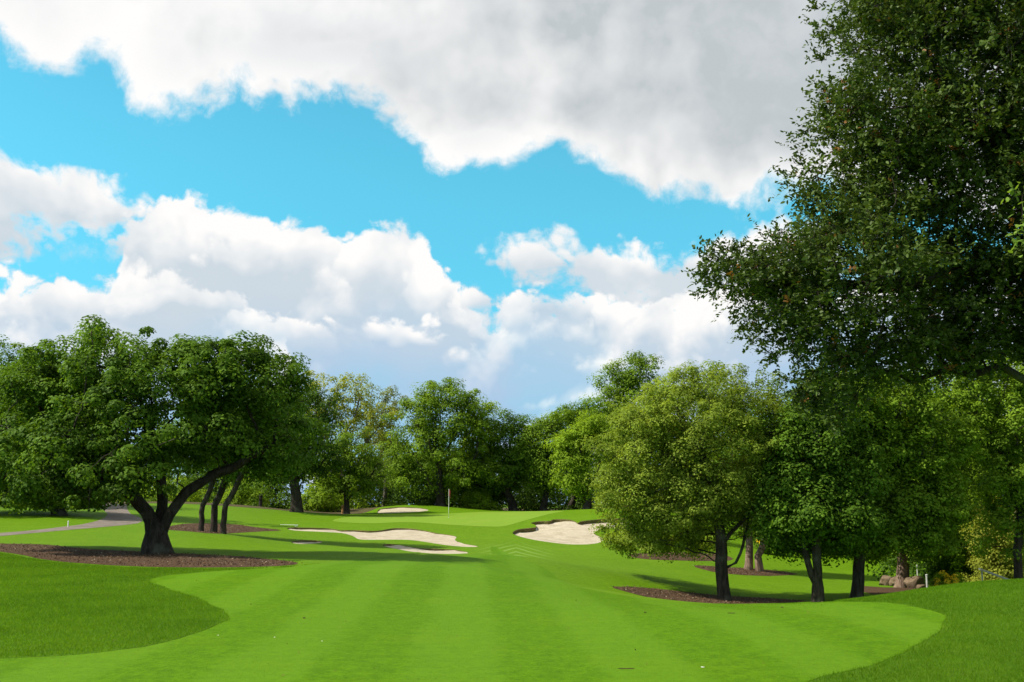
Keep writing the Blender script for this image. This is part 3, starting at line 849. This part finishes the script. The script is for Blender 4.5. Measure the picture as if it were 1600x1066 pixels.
make_tree('twin_trunk_tree', 'dark tree with two fused black trunks behind the fairway crest', None, (1276, 941, 37),
    [(1270, 700, 85, 70), (1240, 760, 65, 45), (1310, 740, 70, 55), (1275, 800, 95, 34), (1330, 820, 60, 25), (1210, 800, 50, 30), (1230, 830, 50, 22), (1280, 848, 65, 24, 1.5), (1240, 845, 40, 20, 1), (1290, 650, 60, 50)],
    (M['bark'], L_dark), .2, trunks=[[(1276, 941), (1278, 890), (1276, 840), (1285, 790), (1300, 740)], [(1274, 912), (1262, 880), (1256, 850), (1248, 810), (1235, 770)]],
    n_cl=620, cl_r=.55, per=100, leaf=.125, seed=8, sides=8, step=.3, minh=1.0, flare=.25)
make_tree('oak_tree', 'oak with straight black trunk and bright green lower leaves right of the twin trunk', None, (1337, 936, 38.5),
    [(1360, 700, 95, 60), (1330, 760, 60, 45), (1420, 730, 75, 60), (1400, 650, 90, 55), (1320, 680, 60, 50), (1460, 690, 60, 60), (1440, 780, 60, 40), (1340, 815, 70, 28), (1420, 800, 90, 40), (1300, 790, 60, 30), (1380, 835, 60, 26), (1345, 855, 50, 26, 1.5), (1310, 850, 40, 24, 1), (1440, 840, 70, 30), (1290, 640, 70, 60), (1350, 620, 90, 50)],
    (M['bark'], L_mid), .21, trunks=[[(1337, 936), (1342, 890), (1346, 840), (1350, 780), (1365, 720)]],
    n_cl=980, cl_r=.52, per=100, leaf=.13, seed=9, sides=8, step=.3, minh=1.0, flare=.2)
make_tree('oak_tree', 'rough barked oak among the boulders behind the near mound', None, (1408, 920, 45),
    [(1430, 800, 75, 35), (1400, 770, 70, 50), (1480, 800, 65, 45), (1500, 740, 70, 60), (1420, 690, 90, 60), (1520, 690, 60, 60), (1470, 850, 70, 30), (1520, 840, 50, 40), (1420, 850, 60, 22)],
    (M['bark_warm'], L_mid), .24, trunks=[[(1408, 920), (1410, 880), (1406, 830), (1415, 770)]], n_cl=560, cl_r=.65, per=125, leaf=.12, seed=10, step=.36, minh=.8)
make_tree('oak_tree', 'spreading oak at the right edge with crooked dark limbs', None, (1592, 905, 40),
    [(1600, 650, 100, 70), (1540, 620, 70, 50), (1640, 740, 100, 80), (1540, 690, 60, 40), (1500, 640, 55, 40), (1590, 580, 70, 40), (1600, 810, 70, 50), (1560, 770, 60, 40), (1480, 600, 60, 40), (1560, 880, 60, 24, 1)],
    (M['bark'], L_mid), .16, trunks=[[(1592, 905), (1588, 860), (1596, 800), (1585, 740), (1560, 700), (1510, 680)], [(1592, 790), (1620, 740), (1650, 680)]],
    n_cl=520, cl_r=.55, per=100, leaf=.125, seed=12, sides=8, step=.32, minh=1.2)
for i, (bx, by) in enumerate(((1168, 889), (1186, 891))):
    make_tree('pale_trunk_tree', ['paler sunlit trunk, left one of the pair on the pink mulch strip', 'thicker sunlit trunk, right one of the pair on the pink mulch strip'][i],
        'pair of trees on the pink mulch strip', (bx, by, 55), [(bx + [-20, 40][i], 720, 70, 60), (bx + [-10, 20][i], 780, 60, 35)], (M['bark_warm'], L_dark), [.26, .34][i],
        n_cl=140, cl_r=.8, per=110, leaf=.14, seed=30 + i, sides=7, minh=2.0)


# the live oak in the right foreground: leaves on twigs
def near_oak():
    rng = np.random.default_rng(77); d = 10.5
    lob = [(1450, 70, 165, 150), (1570, -70, 260, 180), (1410, 190, 155, 115), (1350, 300, 120, 100), (1230, 420, 95, 60), (1150, 425, 70, 42), (1225, 495, 85, 65),
           (1330, 440, 160, 120), (1330, 560, 90, 60), (1500, 330, 220, 200), (1620, 450, 260, 130), (1450, 540, 140, 62), (1700, 180, 280, 320), (1380, 30, 95, 60), (1560, 540, 120, 40), (1270, 610, 60, 32), (1310, 640, 35, 20)]
    LW = lobes_world([l + (rng.uniform(-.6, .8), l[2] * d / F * .7 + .25) for l in lob], d)
    x, y = at(1830, 900, 11.5)[:2]; z = z1(x, y)
    root = empty('live_oak_tree', (x, y, z), 'huge near dark leaved oak filling the upper right of the view', 'tree')
    A = sample_attr(LW, 3300, rng, .15)
    trunks = [[(x, y, z - .2), at(1825, 700, 11.5), at(1770, 560, 11.3), at(1700, 420, 11)], [at(1770, 560, 11.3), at(1665, 590, 10.9), at(1610, 600, 10.8), at(1565, 572, 10.8), at(1520, 585, 10.7), at(1480, 575, 10.7), at(1425, 598, 10.6)],
              [at(1700, 420, 11), at(1560, 240, 10.8), at(1490, 180, 10.6)], [at(1700, 420, 11), at(1520, 420, 10.6), at(1380, 450, 10.3), at(1260, 440, 10.2)], [at(1560, 240, 10.8), at(1600, 80, 10.6)]]
    Pn, par = skeleton(trunks, A, .17, .2, 110, rng)
    Vb, Fb = branch_mesh(Pn, par, .0035, .34, 6, .3)
    # twigs with leaves
    n = len(A); m_ = 7; T = n * m_; c = np.repeat(A, m_, 0); ctr = at(1560, 300, 10.8)
    dr = unit(rng.normal(0, 1, (T, 3)) + unit(c - ctr) * .55 + [0, 0, .15])
    ln = rng.uniform(.12, .30, T)[:, None]
    tips = c + dr * ln + [0, 0, -.01]
    side = unit(np.cross(dr, rng.normal(0, 1, (T, 3)))); s2 = np.cross(dr, side)
    rw = .0018
    TV = np.stack([c + side * rw, c - side * rw * .5 + s2 * rw, c - side * rw * .5 - s2 * rw, tips], 1).reshape(-1, 3)
    b = np.arange(T)[:, None] * 4
    TF = np.vstack([b + [0, 1, 3], b + [1, 2, 3], b + [2, 0, 3]])
    bk_ = bark_mat('live_oak_bark', (.012, .010, .008), (.040, .033, .026))
    mesh('trunk', Vb, Fb, bk_, root, smooth=True)
    mesh('twig', TV, TF, bk_, root)['kind'] = 'stuff'
    k = 11
    P = np.repeat(c, k, 0); Dd = np.repeat(dr, k, 0); Ln = np.repeat(ln, k, 0)
    t = np.tile(np.linspace(.18, 1.03, k), T)[:, None]
    ld = unit(Dd * .7 + unit(np.cross(Dd, rng.normal(0, 1, (T * k, 3)))) * .8)
    sz = .047 * rng.uniform(.7, 1.3, T * k)
    pc = P + Dd * Ln * t + ld * sz[:, None] * .55
    nrm = rng.normal(0, .6, (T * k, 3)) + [0, 0, .8]
    V, f = leaf_geo(pc, nrm, sz, rng, .5, True, ld)
    tone = np.clip(np.repeat(rng.random(n), m_ * k) * .5 + rng.random(T * k) * .5, 0, .94); tone[rng.random(T * k) < .004] = 1
    # rusty young sprays
    tw = np.repeat(rng.random(T) < .008, k); tone[tw] = 1
    mesh('crown', V, f, L_near, root, tone)


near_oak()


def leafy_branch():
    rng = np.random.default_rng(9)
    a, b, c = at(1690, 300, 6.6), at(1640, 310, 6.5), at(1598, 300, 6.4)
    root = empty('leafy_branch', a, 'brighter leafy sprig poking in at the right edge of the picture', 'branch')
    A = np.vstack([at(1600 + rng.uniform(-14, 60), py + rng.uniform(-8, 8), 6.5 + rng.uniform(-.15, .15)) for py in (285, 300, 318, 332, 350, 372, 384, 300, 340) for _ in range(3)])
    Pn, par = skeleton([[a, b, c], [b, at(1640, 360, 6.5)]], A, .05, .06, 40, rng)
    Vb, Fb = branch_mesh(Pn, par, .0015, .012, 5, 0)
    mesh('stem', Vb, Fb, M['bark'], root, smooth=True)
    n = len(A); k = 12; P = np.repeat(A, k, 0) + rng.normal(0, .035, (n * k, 3))
    V, f = leaf_geo(P, rng.normal(0, .6, (n * k, 3)) + [-.3, 0, .6], rng.uniform(.04, .06, n * k), rng, .45, True)
    mesh('foliage', V, f, leaf_mat('sprig_leaves', (.06, .12, .02), (.17, .26, .04), .4), root, np.clip(rng.random(n * k), 0, .94))


leafy_branch()


# ------------------------------------------------------------------ woodland mass behind, undergrowth
def mass(name, spots, mat, leaf, per, seed, label=None, cat=None):
    """many clumps as one object: a far wood or undergrowth that reads as one mass"""
    rng = np.random.default_rng(seed); cl = []; Rr = []
    for (x, y, rx, ry, h0, h1, n, cr) in spots:
        px_ = x + rng.normal(0, .5, n) * rx; py_ = y + rng.normal(0, .5, n) * ry
        zz = zt(px_, py_) + rng.uniform(h0, h1, n)
        cl.append(np.c_[px_, py_, zz]); Rr.append(np.full(n, cr) * rng.uniform(.6, 1.3, n))
    cl = np.vstack(cl); Rr = np.concatenate(Rr)
    V, f, tone = crown_geo(cl, Rr, per, leaf, rng, cl.mean(0) - [0, 0, 30], .65, .7, .2)
    o = mesh(name, V, f, mat, None, tone)
    return tag(o, label, cat, kind='stuff')


sp = []
for x in np.arange(-75, 80, 5.5):
    y = 122 + 8 * math.sin(x * .3); h = 7.5 + 2.5 * math.sin(x * 1.7) + (2.5 if x > 25 or x < -22 else -1.0 if -5 < x < 14 else 0)
    sp.append((x, y, 4, 5, .2, h, 60, 1.7)); sp.append((x, y - 6, 3, 3, .1, 5.0, 45, 1.3))
mass('woodland', sp, L_deep, .38, 70, 51, 'dark far wood behind the rows of single trees', 'woodland')
sp = []
for x in np.arange(-48, -14, 2.2):
    sp.append((x, 109 + 3 * math.sin(x), 2, 2, .1, 2.2, 12, .8))
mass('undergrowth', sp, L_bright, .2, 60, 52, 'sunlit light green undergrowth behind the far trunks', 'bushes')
sp = []
for x in np.arange(-15, 22, 1.8):
    sp.append((x, 108 + 2 * math.sin(x), 2, 2, .1, 3.2, 14, .9))
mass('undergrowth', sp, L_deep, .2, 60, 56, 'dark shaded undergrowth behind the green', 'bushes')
sp = []
for x in np.arange(8, 60, 2.0):
    sp.append((x, 92 - .25 * x + 3 * math.sin(x), 2.5, 3, .1, 3.2 + (1.5 if x > 20 else 0), 16, .9))
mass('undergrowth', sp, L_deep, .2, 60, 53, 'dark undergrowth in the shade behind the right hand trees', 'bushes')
sp = [(at(px, 880, d)[0], d, 1.6, 1.5, .1, 3.4, 22, .8) for px, d in ((1255, 70), (1300, 72), (1380, 62), (1420, 54), (1450, 52), (1480, 51), (1510, 50), (1535, 52), (1560, 54), (1640, 56), (1340, 72), (1090, 68), (1140, 76), (1200, 78), (1225, 74), (1270, 82), (1320, 84), (1370, 76), (1410, 66), (1460, 60))]
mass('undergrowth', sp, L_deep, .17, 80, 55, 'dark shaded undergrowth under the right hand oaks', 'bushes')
sp = [(-44 + 3 * i, 92 + 2 * math.sin(i * 2), 2.5, 2, .1, 3.0, 14, .9) for i in range(9)]
mass('undergrowth', sp, L_dark, .2, 60, 54, 'dark undergrowth behind the left oaks and the path', 'bushes')


def bush(name, label, px, py, d, rx, rz, mat, seed, n=60, per=110, leaf=.1, flowers=None, cat='bush', group=None):
    rng = np.random.default_rng(seed); x, y, _ = at(px, py, d); z = z1(x, y)
    root = empty(name, (x, y, z), label, cat, group)
    dirs = unit(rng.normal(0, 1, (n, 3))); dirs[:, 2] = np.abs(dirs[:, 2])
    A = np.array([x, y, z + .1]) + dirs * [rx, rx * .8, rz] * (rng.random((n, 1)) ** .5)
    Pn, par = skeleton([[(x, y, z - .05), (x, y, z + rz * .25)]], A, rz / 8, rz / 7, 40, rng)
    Vb, Fb = branch_mesh(Pn, par, .006, .03 + rz * .02, 5, .2); mesh('stem', Vb, Fb, M['bark'], root)
    V, f, tone = crown_geo(A, np.full(n, rx * .28), per, leaf, rng, np.array([x, y, z]), .6, .8, .6)
    mesh('foliage', V, f, mat, root, tone)
    if flowers:
        fm, sel = flowers; B = A[(A[:, 0] < x + sel) & (A[:, 2] > z + rz * .3)][::3] + [0, -rx * .15, rz * .12]
        V, f, tone = crown_geo(B, np.full(len(B), rx * .22), 40, leaf * .9, rng, np.array([x, y, z]), .9, .8, 1.0)
        mesh('flowers', V, f, fm, root, tone)
    return root


yellow = leaf_mat('yellow_petals', (.95, .62, .02), (.80, .62, .04), .3)
bush('flowering_shrub', 'low shrub with golden yellow flowers behind the near mound', 1482, 921, 40, .65, .72, L_bright, 61, 80, 90, .07, (yellow, .3), cat='shrub')
bush('flowering_shrub', 'shrub with a few yellow blooms seen under the olive tree', 1203, 850, 66, 1.0, 1.6, L_mid, 62, 60, 90, .12, (yellow, -.55), cat='shrub')
bush('bush', 'tall yellow green bush in sun beyond the near mound at right', 1560, 905, 43, 1.5, 3.4, L_yel, 63, 150, 120, .11)
bush('bush', 'dark bush under the trees between boulders and the yellow green bush', 1500, 908, 46, 1.7, 2.8, L_dark, 64, 120, 110, .12)
bush('bush', 'light green bush low between the far trunks left of the mound', 505, 803, 97, 2.2, 2.6, L_bright, 65, 90, 100, .19)
bush('bush', 'light green bush behind the flag at the far edge of the green', 745, 799, 103, 2.0, 1.9, L_bright, 66, 70, 100, .19)
bush('bush', 'small light bush behind the leaning trunks', 385, 795, 100, 2.4, 2.8, L_bright, 67, 80, 100, .19)
bush('bush', 'leafy sunlit bush at the far left behind the broad oak stems', 262, 789, 96, 3.0, 2.4, L_bright, 68, 90, 100, .19)


# ------------------------------------------------------------------ small things
def lathe(prof, n, c):
    V = []; Fc = []
    for r_, z_ in prof:
        for k in range(n):
            a = 2 * math.pi * k / n; V.append((c[0] + r_ * math.cos(a), c[1] + r_ * math.sin(a), c[2] + z_))
    for i in range(len(prof) - 1):
        for k in range(n):
            a = i * n + k; b = i * n + (k + 1) % n; Fc.append([a, b, b + n, a + n])
    Fc.append([k for k in range(n)][::-1]); Fc.append([(len(prof) - 1) * n + k for k in range(n)])
    return np.array(V), Fc


def tube(a, b, r_, n=8, r2=None):
    a = np.array(a, float); b = np.array(b, float); t = unit(b - a); ref = np.array([0, 0, 1.]) if abs(t[2]) < .8 else np.array([1., 0, 0])
    u_ = unit(np.cross(t, ref)); v_ = np.cross(t, u_); r2 = r2 or r_; V = []
    for p, rr in ((a, r_), (b, r2)):
        for k in range(n): q_ = 2 * math.pi * k / n; V.append(p + (u_ * math.cos(q_) + v_ * math.sin(q_)) * rr)
    Fc = [[k, (k + 1) % n, n + (k + 1) % n, n + k] for k in range(n)] + [list(range(n))[::-1], list(range(n, 2 * n))]
    return np.array(V), Fc


M['white'] = plain('white_paint', (.78, .78, .76), .4, .4, .04)
M['red'] = plain('red_cloth', (.26, .05, .045), .8, .1)
M['wood'] = plain('weathered_wood', (.36, .20, .08), .8, .1, .3, 12)
M['darkpost'] = plain('dark_stained_wood', (.04, .035, .03), .8, .1)
M['rock'] = soil_mat('boulder_stone', (.11, .078, .048), (.20, .145, .095), (.07, .055, .035), scale=5, bump=.6)
M['metal'] = plain('pale_metal', (.42, .42, .39), .45, .5, .08)

# flagstick on the green
fx, fy = hit(701, 809); fz = z1(fx, fy)
fr_ = empty('golf_flagstick', (fx, fy, fz), 'white flagstick with limp red flag standing on the green', 'golf flag')
mesh('pole', *lathe([(.017, 0), (.017, .7), (.014, 2.08), (.01, 2.12)], 8, (fx, fy, fz)), M['white'], fr_, smooth=True)
Vf = []; Ff = []
for j in range(9):
    z_ = fz + 2.08 - j * .062
    for i in range(7):
        u_ = i / 6; wdt = .16 * (1 - .25 * j / 8)
        Vf.append((fx + .015 + u_ * wdt * .8, fy + .05 * math.sin(u_ * 9 + j * .3), z_ - u_ * u_ * .16))
for j in range(8):
    for i in range(6): a = j * 7 + i; Ff.append([a, a + 1, a + 8, a + 7])
fo = mesh('flag', Vf, Ff, M['red'], fr_, smooth=True)
sm = fo.modifiers.new('thickness', 'SOLIDIFY'); sm.thickness = .004
mesh('cup', *lathe([(.056, .0), (.056, .016), (.05, .016), (.05, -.0)], 14, (fx, fy, fz + .003)), M['white'], fr_)


def post(label, px, py, d, h, r_, mat, name='post', cat='post', group=None, cap=True):
    x, y = at(px, py, d)[:2]; z = z1(x, y); root = empty(name, (x, y, z), label, cat, group)
    mesh('shaft', *lathe([(r_, -.1), (r_, h * .5), (r_ * .96, h)], 10, (x, y, z)), mat, root)
    if cap: mesh('cap', *lathe([(r_ * 1.25, h), (r_ * 1.25, h + r_ * .5), (r_ * .3, h + r_ * 1.1)], 10, (x, y, z)), mat, root)


def post_top(px, ptop, d):
    x, y, zt_ = at(px, ptop, d); return zt_ - z1(x, y)


post('short white marker post at the edge of the path on the left', 106, 826, 55, .28, .03, M['white'], 'marker_post', 'marker post')
post('nearer taller white post standing right of the boulders', 1449, 921, 42, post_top(1449, 899, 42), .04, M['metal'], 'white_post', 'post', 'white posts by the boulders')
post('thin white post, the farther left of two by the boulders', 1434, 905, 50, post_top(1434, 884, 50), .03, M['metal'], 'white_post', 'post', 'white posts by the boulders')
post('dark squat post among the far trunks behind the lawn', 407, 790, 93, 1.0, .15, M['darkpost'], 'wooden_post', 'post')
post('short orange brown post at the foot of the small round tree', 536, 803, 91, .62, .14, M['wood'], 'wooden_post', 'post')

# bunker rake lying at the left end of the long bunker
a = hit(438, 821.5); b = hit(463, 822.5)
za, zb = z1(*a) + .06, z1(*b) + .08
rk = empty('bunker_rake', (a[0], a[1], za), 'pale bunker rake lying above the left end of the long bunker', 'rake')
mesh('handle', *tube((a[0], a[1], za), (b[0], b[1], zb), .016), M['white'], rk)
hd = np.array([b[0], b[1], zb]); pr = np.array([.12, .99, 0]) * .3
mesh('head', *tube(hd - pr, hd + pr, .025), M['white'], rk)
for i in range(8):
    p = hd - pr + 2 * pr * (i + .5) / 8; mesh('tine', *tube(p, p + np.array([0, 0, -.09]), .008, 5), M['white'], rk)

# slanting pale rail behind the mound at the right
ra, rb = at(1530, 889, 41), at(1584, 909, 37)
rl = empty('slanting_rail', ((ra[0] + rb[0]) / 2, (ra[1] + rb[1]) / 2, z1((ra[0] + rb[0]) / 2, (ra[1] + rb[1]) / 2)), 'pale slanting rail half hidden by the near mound at right', 'handrail')
mesh('rail', *tube(ra, rb, .04), M['metal'], rl)
for t in (.08, .92):
    p = ra + (rb - ra) * t; mesh('support', *tube((p[0], p[1], z1(p[0], p[1]) - .05), p, .03), M['metal'], rl)


def rock(label, px, py, d, sx_, sy_, sz_, seed):
    rng = np.random.default_rng(seed); x, y = at(px, py, d)[:2]; z = z1(x, y)
    import bmesh
    bm = bmesh.new(); bmesh.ops.create_icosphere(bm, subdivisions=3, radius=1)
    pl = unit(rng.normal(0, 1, (11, 3))); of_ = rng.uniform(.62, .9, 11)
    for v in bm.verts:
        p = np.array(v.co)
        for n_, o_ in zip(pl, of_):
            e_ = p @ n_ - o_
            if e_ > 0: p = p - n_ * e_
        p = p + .03 * np.sin(p[[1, 2, 0]] * 9); v.co = Vector(p)
    V = np.array([v.co for v in bm.verts]) * [sx_, sy_, sz_] + [x, y, z + sz_ * .45]
    Fc = [[v.index for v in f_.verts] for f_ in bm.faces]; bm.free()
    o = mesh('boulder', V - [x, y, z], Fc, M['rock']); o.location = (x, y, z)
    tag(o, label, 'boulder', 'boulders by the rough barked oak')


rock('pale boulder farthest left of the group by the rough barked oak', 1386, 909, 50, .42, .35, .34, 1)
rock('low boulder between the leftmost boulder and the oak trunk', 1403, 908, 49, .42, .4, .34, 2)
rock('largest tan boulder just right of the rough barked trunk', 1430, 921, 44.5, .48, .4, .38, 3)
rock('small dark boulder at the foot of the white post', 1441, 923, 43, .24, .22, .17, 4)


# fallen leaves, divots on the fairway
def scrap(name, label, px, py, L, W2, mat, seed, cat, group=None, h=.012):
    rng = np.random.default_rng(seed); x, y = hit(px, py); z = z1(x, y) + .008; n = 12
    V = [(0, 0, h * .6)]
    for k in range(n):
        a_ = 2 * math.pi * k / n; rr = rng.uniform(.7, 1.1); V.append((L * .7 * math.cos(a_) * rr, W2 * .7 * math.sin(a_) * rr, .5 * h * rng.uniform(.3, 1)))
    for k in range(n):
        v = V[1 + k]; V.append((v[0] * .9, v[1] * .9, .0))
    Fc = [[0, 1 + k, 1 + (k + 1) % n] for k in range(n)] + [[1 + k, 1 + n + k, 1 + n + (k + 1) % n, 1 + (k + 1) % n] for k in range(n)]
    o = mesh(name, V, Fc, mat); o.location = (x, y, z); tag(o, label, cat, group)


M['drybrown'] = plain('dry_leaf', (.06, .04, .02), .8, .1)
M['petal'] = plain('white_petal', (.7, .7, .62), .7, .1)
scrap('fallen_leaf', 'small dark fallen leaf on the fairway below and right of the rough edge', 475, 967, .03, .05, M['drybrown'], 1, 'leaf', h=.025)
scrap('divot', 'long thin dark divot in the near fairway right of centre', 978, 1046, .14, .035, M['drybrown'], 2, 'divot', h=.008)
scrap('divot', 'small dark divot near the fairway crest below the olive tree trunk', 1143, 959, .11, .05, M['drybrown'], 3, 'divot', h=.012)
scrap('fallen_leaf', 'tiny dark leaf on the fairway between the two divots', 1008, 958, .03, .05, M['drybrown'], 4, 'leaf', h=.02)
scrap('fallen_leaf', 'tiny dark leaf on the crest nearest the twin trunk', 1222, 950, .035, .06, M['drybrown'], 5, 'leaf', h=.02)
for i, (px, py, s_) in enumerate(((341, 994, 'left of the other two'), (429, 997, 'middle of the three'), (503, 1003, 'right of the other two'))):
    scrap('white_petal', 'tiny white petal on the near left fairway, ' + s_, px, py, .014, .03, M['petal'], 10 + i, 'petal', 'white petals on the near left fairway', h=.01)
scrap('white_petal', 'tiny pale petals on the near fairway right of centre', 1098, 1044, .03, .04, M['petal'], 15, 'petal', h=.008)


# ------------------------------------------------------------------ grass blades in the rough, chips on the beds
def blades(P, n, h, wd, mat, seed, name, dmax=40, dmin_=5, thin=True):
    rng = np.random.default_rng(seed); lo, hi = P.min(0), P.max(0); out = []
    tot = 0
    while tot < n:
        X = rng.uniform(lo, hi, (60000, 2)); r_ = np.linalg.norm(X, axis=1)
        X = X[(r_ < dmax) & (r_ > dmin_) & (np.abs(X[:, 0]) < X[:, 1] * .56) & (rng.random(len(X)) < np.clip((14 / r_) ** 1.2, 0, 1))]
        X = X[inpoly(P, X)]; X = X + rng.normal(0, .03, X.shape); out.append(X); tot += len(X)
        if len(out) > 60: break
    X = np.vstack(out)[:n]; m_ = len(X); z = zt(X[:, 0], X[:, 1])
    B = np.c_[X, z]; a_ = rng.uniform(0, 2 * np.pi, m_); u_ = np.c_[np.cos(a_), np.sin(a_), np.zeros(m_)]
    H = h * rng.uniform(.5, 1.3, m_)[:, None]; rs = np.clip(np.linalg.norm(X, axis=1) / 14, 1, 3)[:, None]
    lean = rng.normal(0, .45, (m_, 3)) * [1, 1, 0]
    V = np.stack([B + u_ * wd * rs, B - u_ * wd * rs, B + (lean + [0, 0, 1]) * H], 1).reshape(-1, 3)
    return V, np.arange(m_ * 3).reshape(m_, 3), np.clip(rng.random(m_), 0, .94)


blade_m = leaf_mat('rough_blades', (.054, .140, .006), (.115, .225, .010), .5, .7, .06)
Vs, Fs, Ts = [], [], []; o_ = 0
for P, n, sd_ in ((R['rough_left'], 230000, 1), (R['rough_right'], 170000, 2)):
    V, f, t = blades(P, n, .036, .0032, None, sd_, '')
    Vs.append(V); Fs.append(f + o_); Ts.append(t); o_ += len(V)
tag(mesh('grass', np.vstack(Vs), np.vstack(Fs), blade_m, None, np.concatenate(Ts)), 'longer darker grass of the rough beside the fairway', 'grass', kind='stuff')

V, f, t = blades(R['fairway'], 130000, .013, .0022, None, 5, '', 24, 8)
tag(mesh('grass', V, f, leaf_mat('mown_blades', (.050, .115, .002), (.108, .215, .004), .45, .7, .05), None, t), 'short mown grass of the near fairway', 'grass', kind='stuff')
rg_ = np.random.default_rng(8); X = rg_.uniform((-12, 9), (9, 34), (420, 2)); n = len(X)
V, f = leaf_geo(np.c_[X, zt(X[:, 0], X[:, 1]) + .016], rg_.normal(0, .4, (n, 3)) + [0, 0, .8], rg_.uniform(.012, .035, n), rg_, .5)
tag(mesh('lawn_debris', V, f, leaf_mat('lawn_debris', (.06, .05, .015), (.20, .16, .05), .0, .9, .1), None, rg_.random(n)), 'tiny bits of leaf litter on the grass', 'leaf litter', kind='stuff')

rng = np.random.default_rng(3)
X = []
for k in ('bed1', 'bed2', 'bed3', 'bed4'):
    P = R[k]; lo, hi = P.min(0), P.max(0); G = rng.uniform(lo, hi, (14000 if k == 'bed1' else 5000, 2)); X.append(G[inpoly(P, G)])
X = np.vstack(X); n = len(X); X[::4] += rng.normal(0, .14, X[::4].shape)
V, f = leaf_geo(np.c_[X, zt(X[:, 0], X[:, 1]) + rng.uniform(.012, .04, n)], rng.normal(0, .5, (n, 3)) + [0, 0, .8], rng.uniform(.02, .07, n), rng, .5)
tag(mesh('bark_chips', V, f, leaf_mat('bark_chip', (.05, .030, .017), (.17, .105, .062), .0, .9, .1, hi=(.35, .28, .2)), None, np.r_[np.clip(rng.random(n), 0, 1)]), 'loose bark chips and dry leaves on the mulch beds', 'bark chips', kind='stuff')
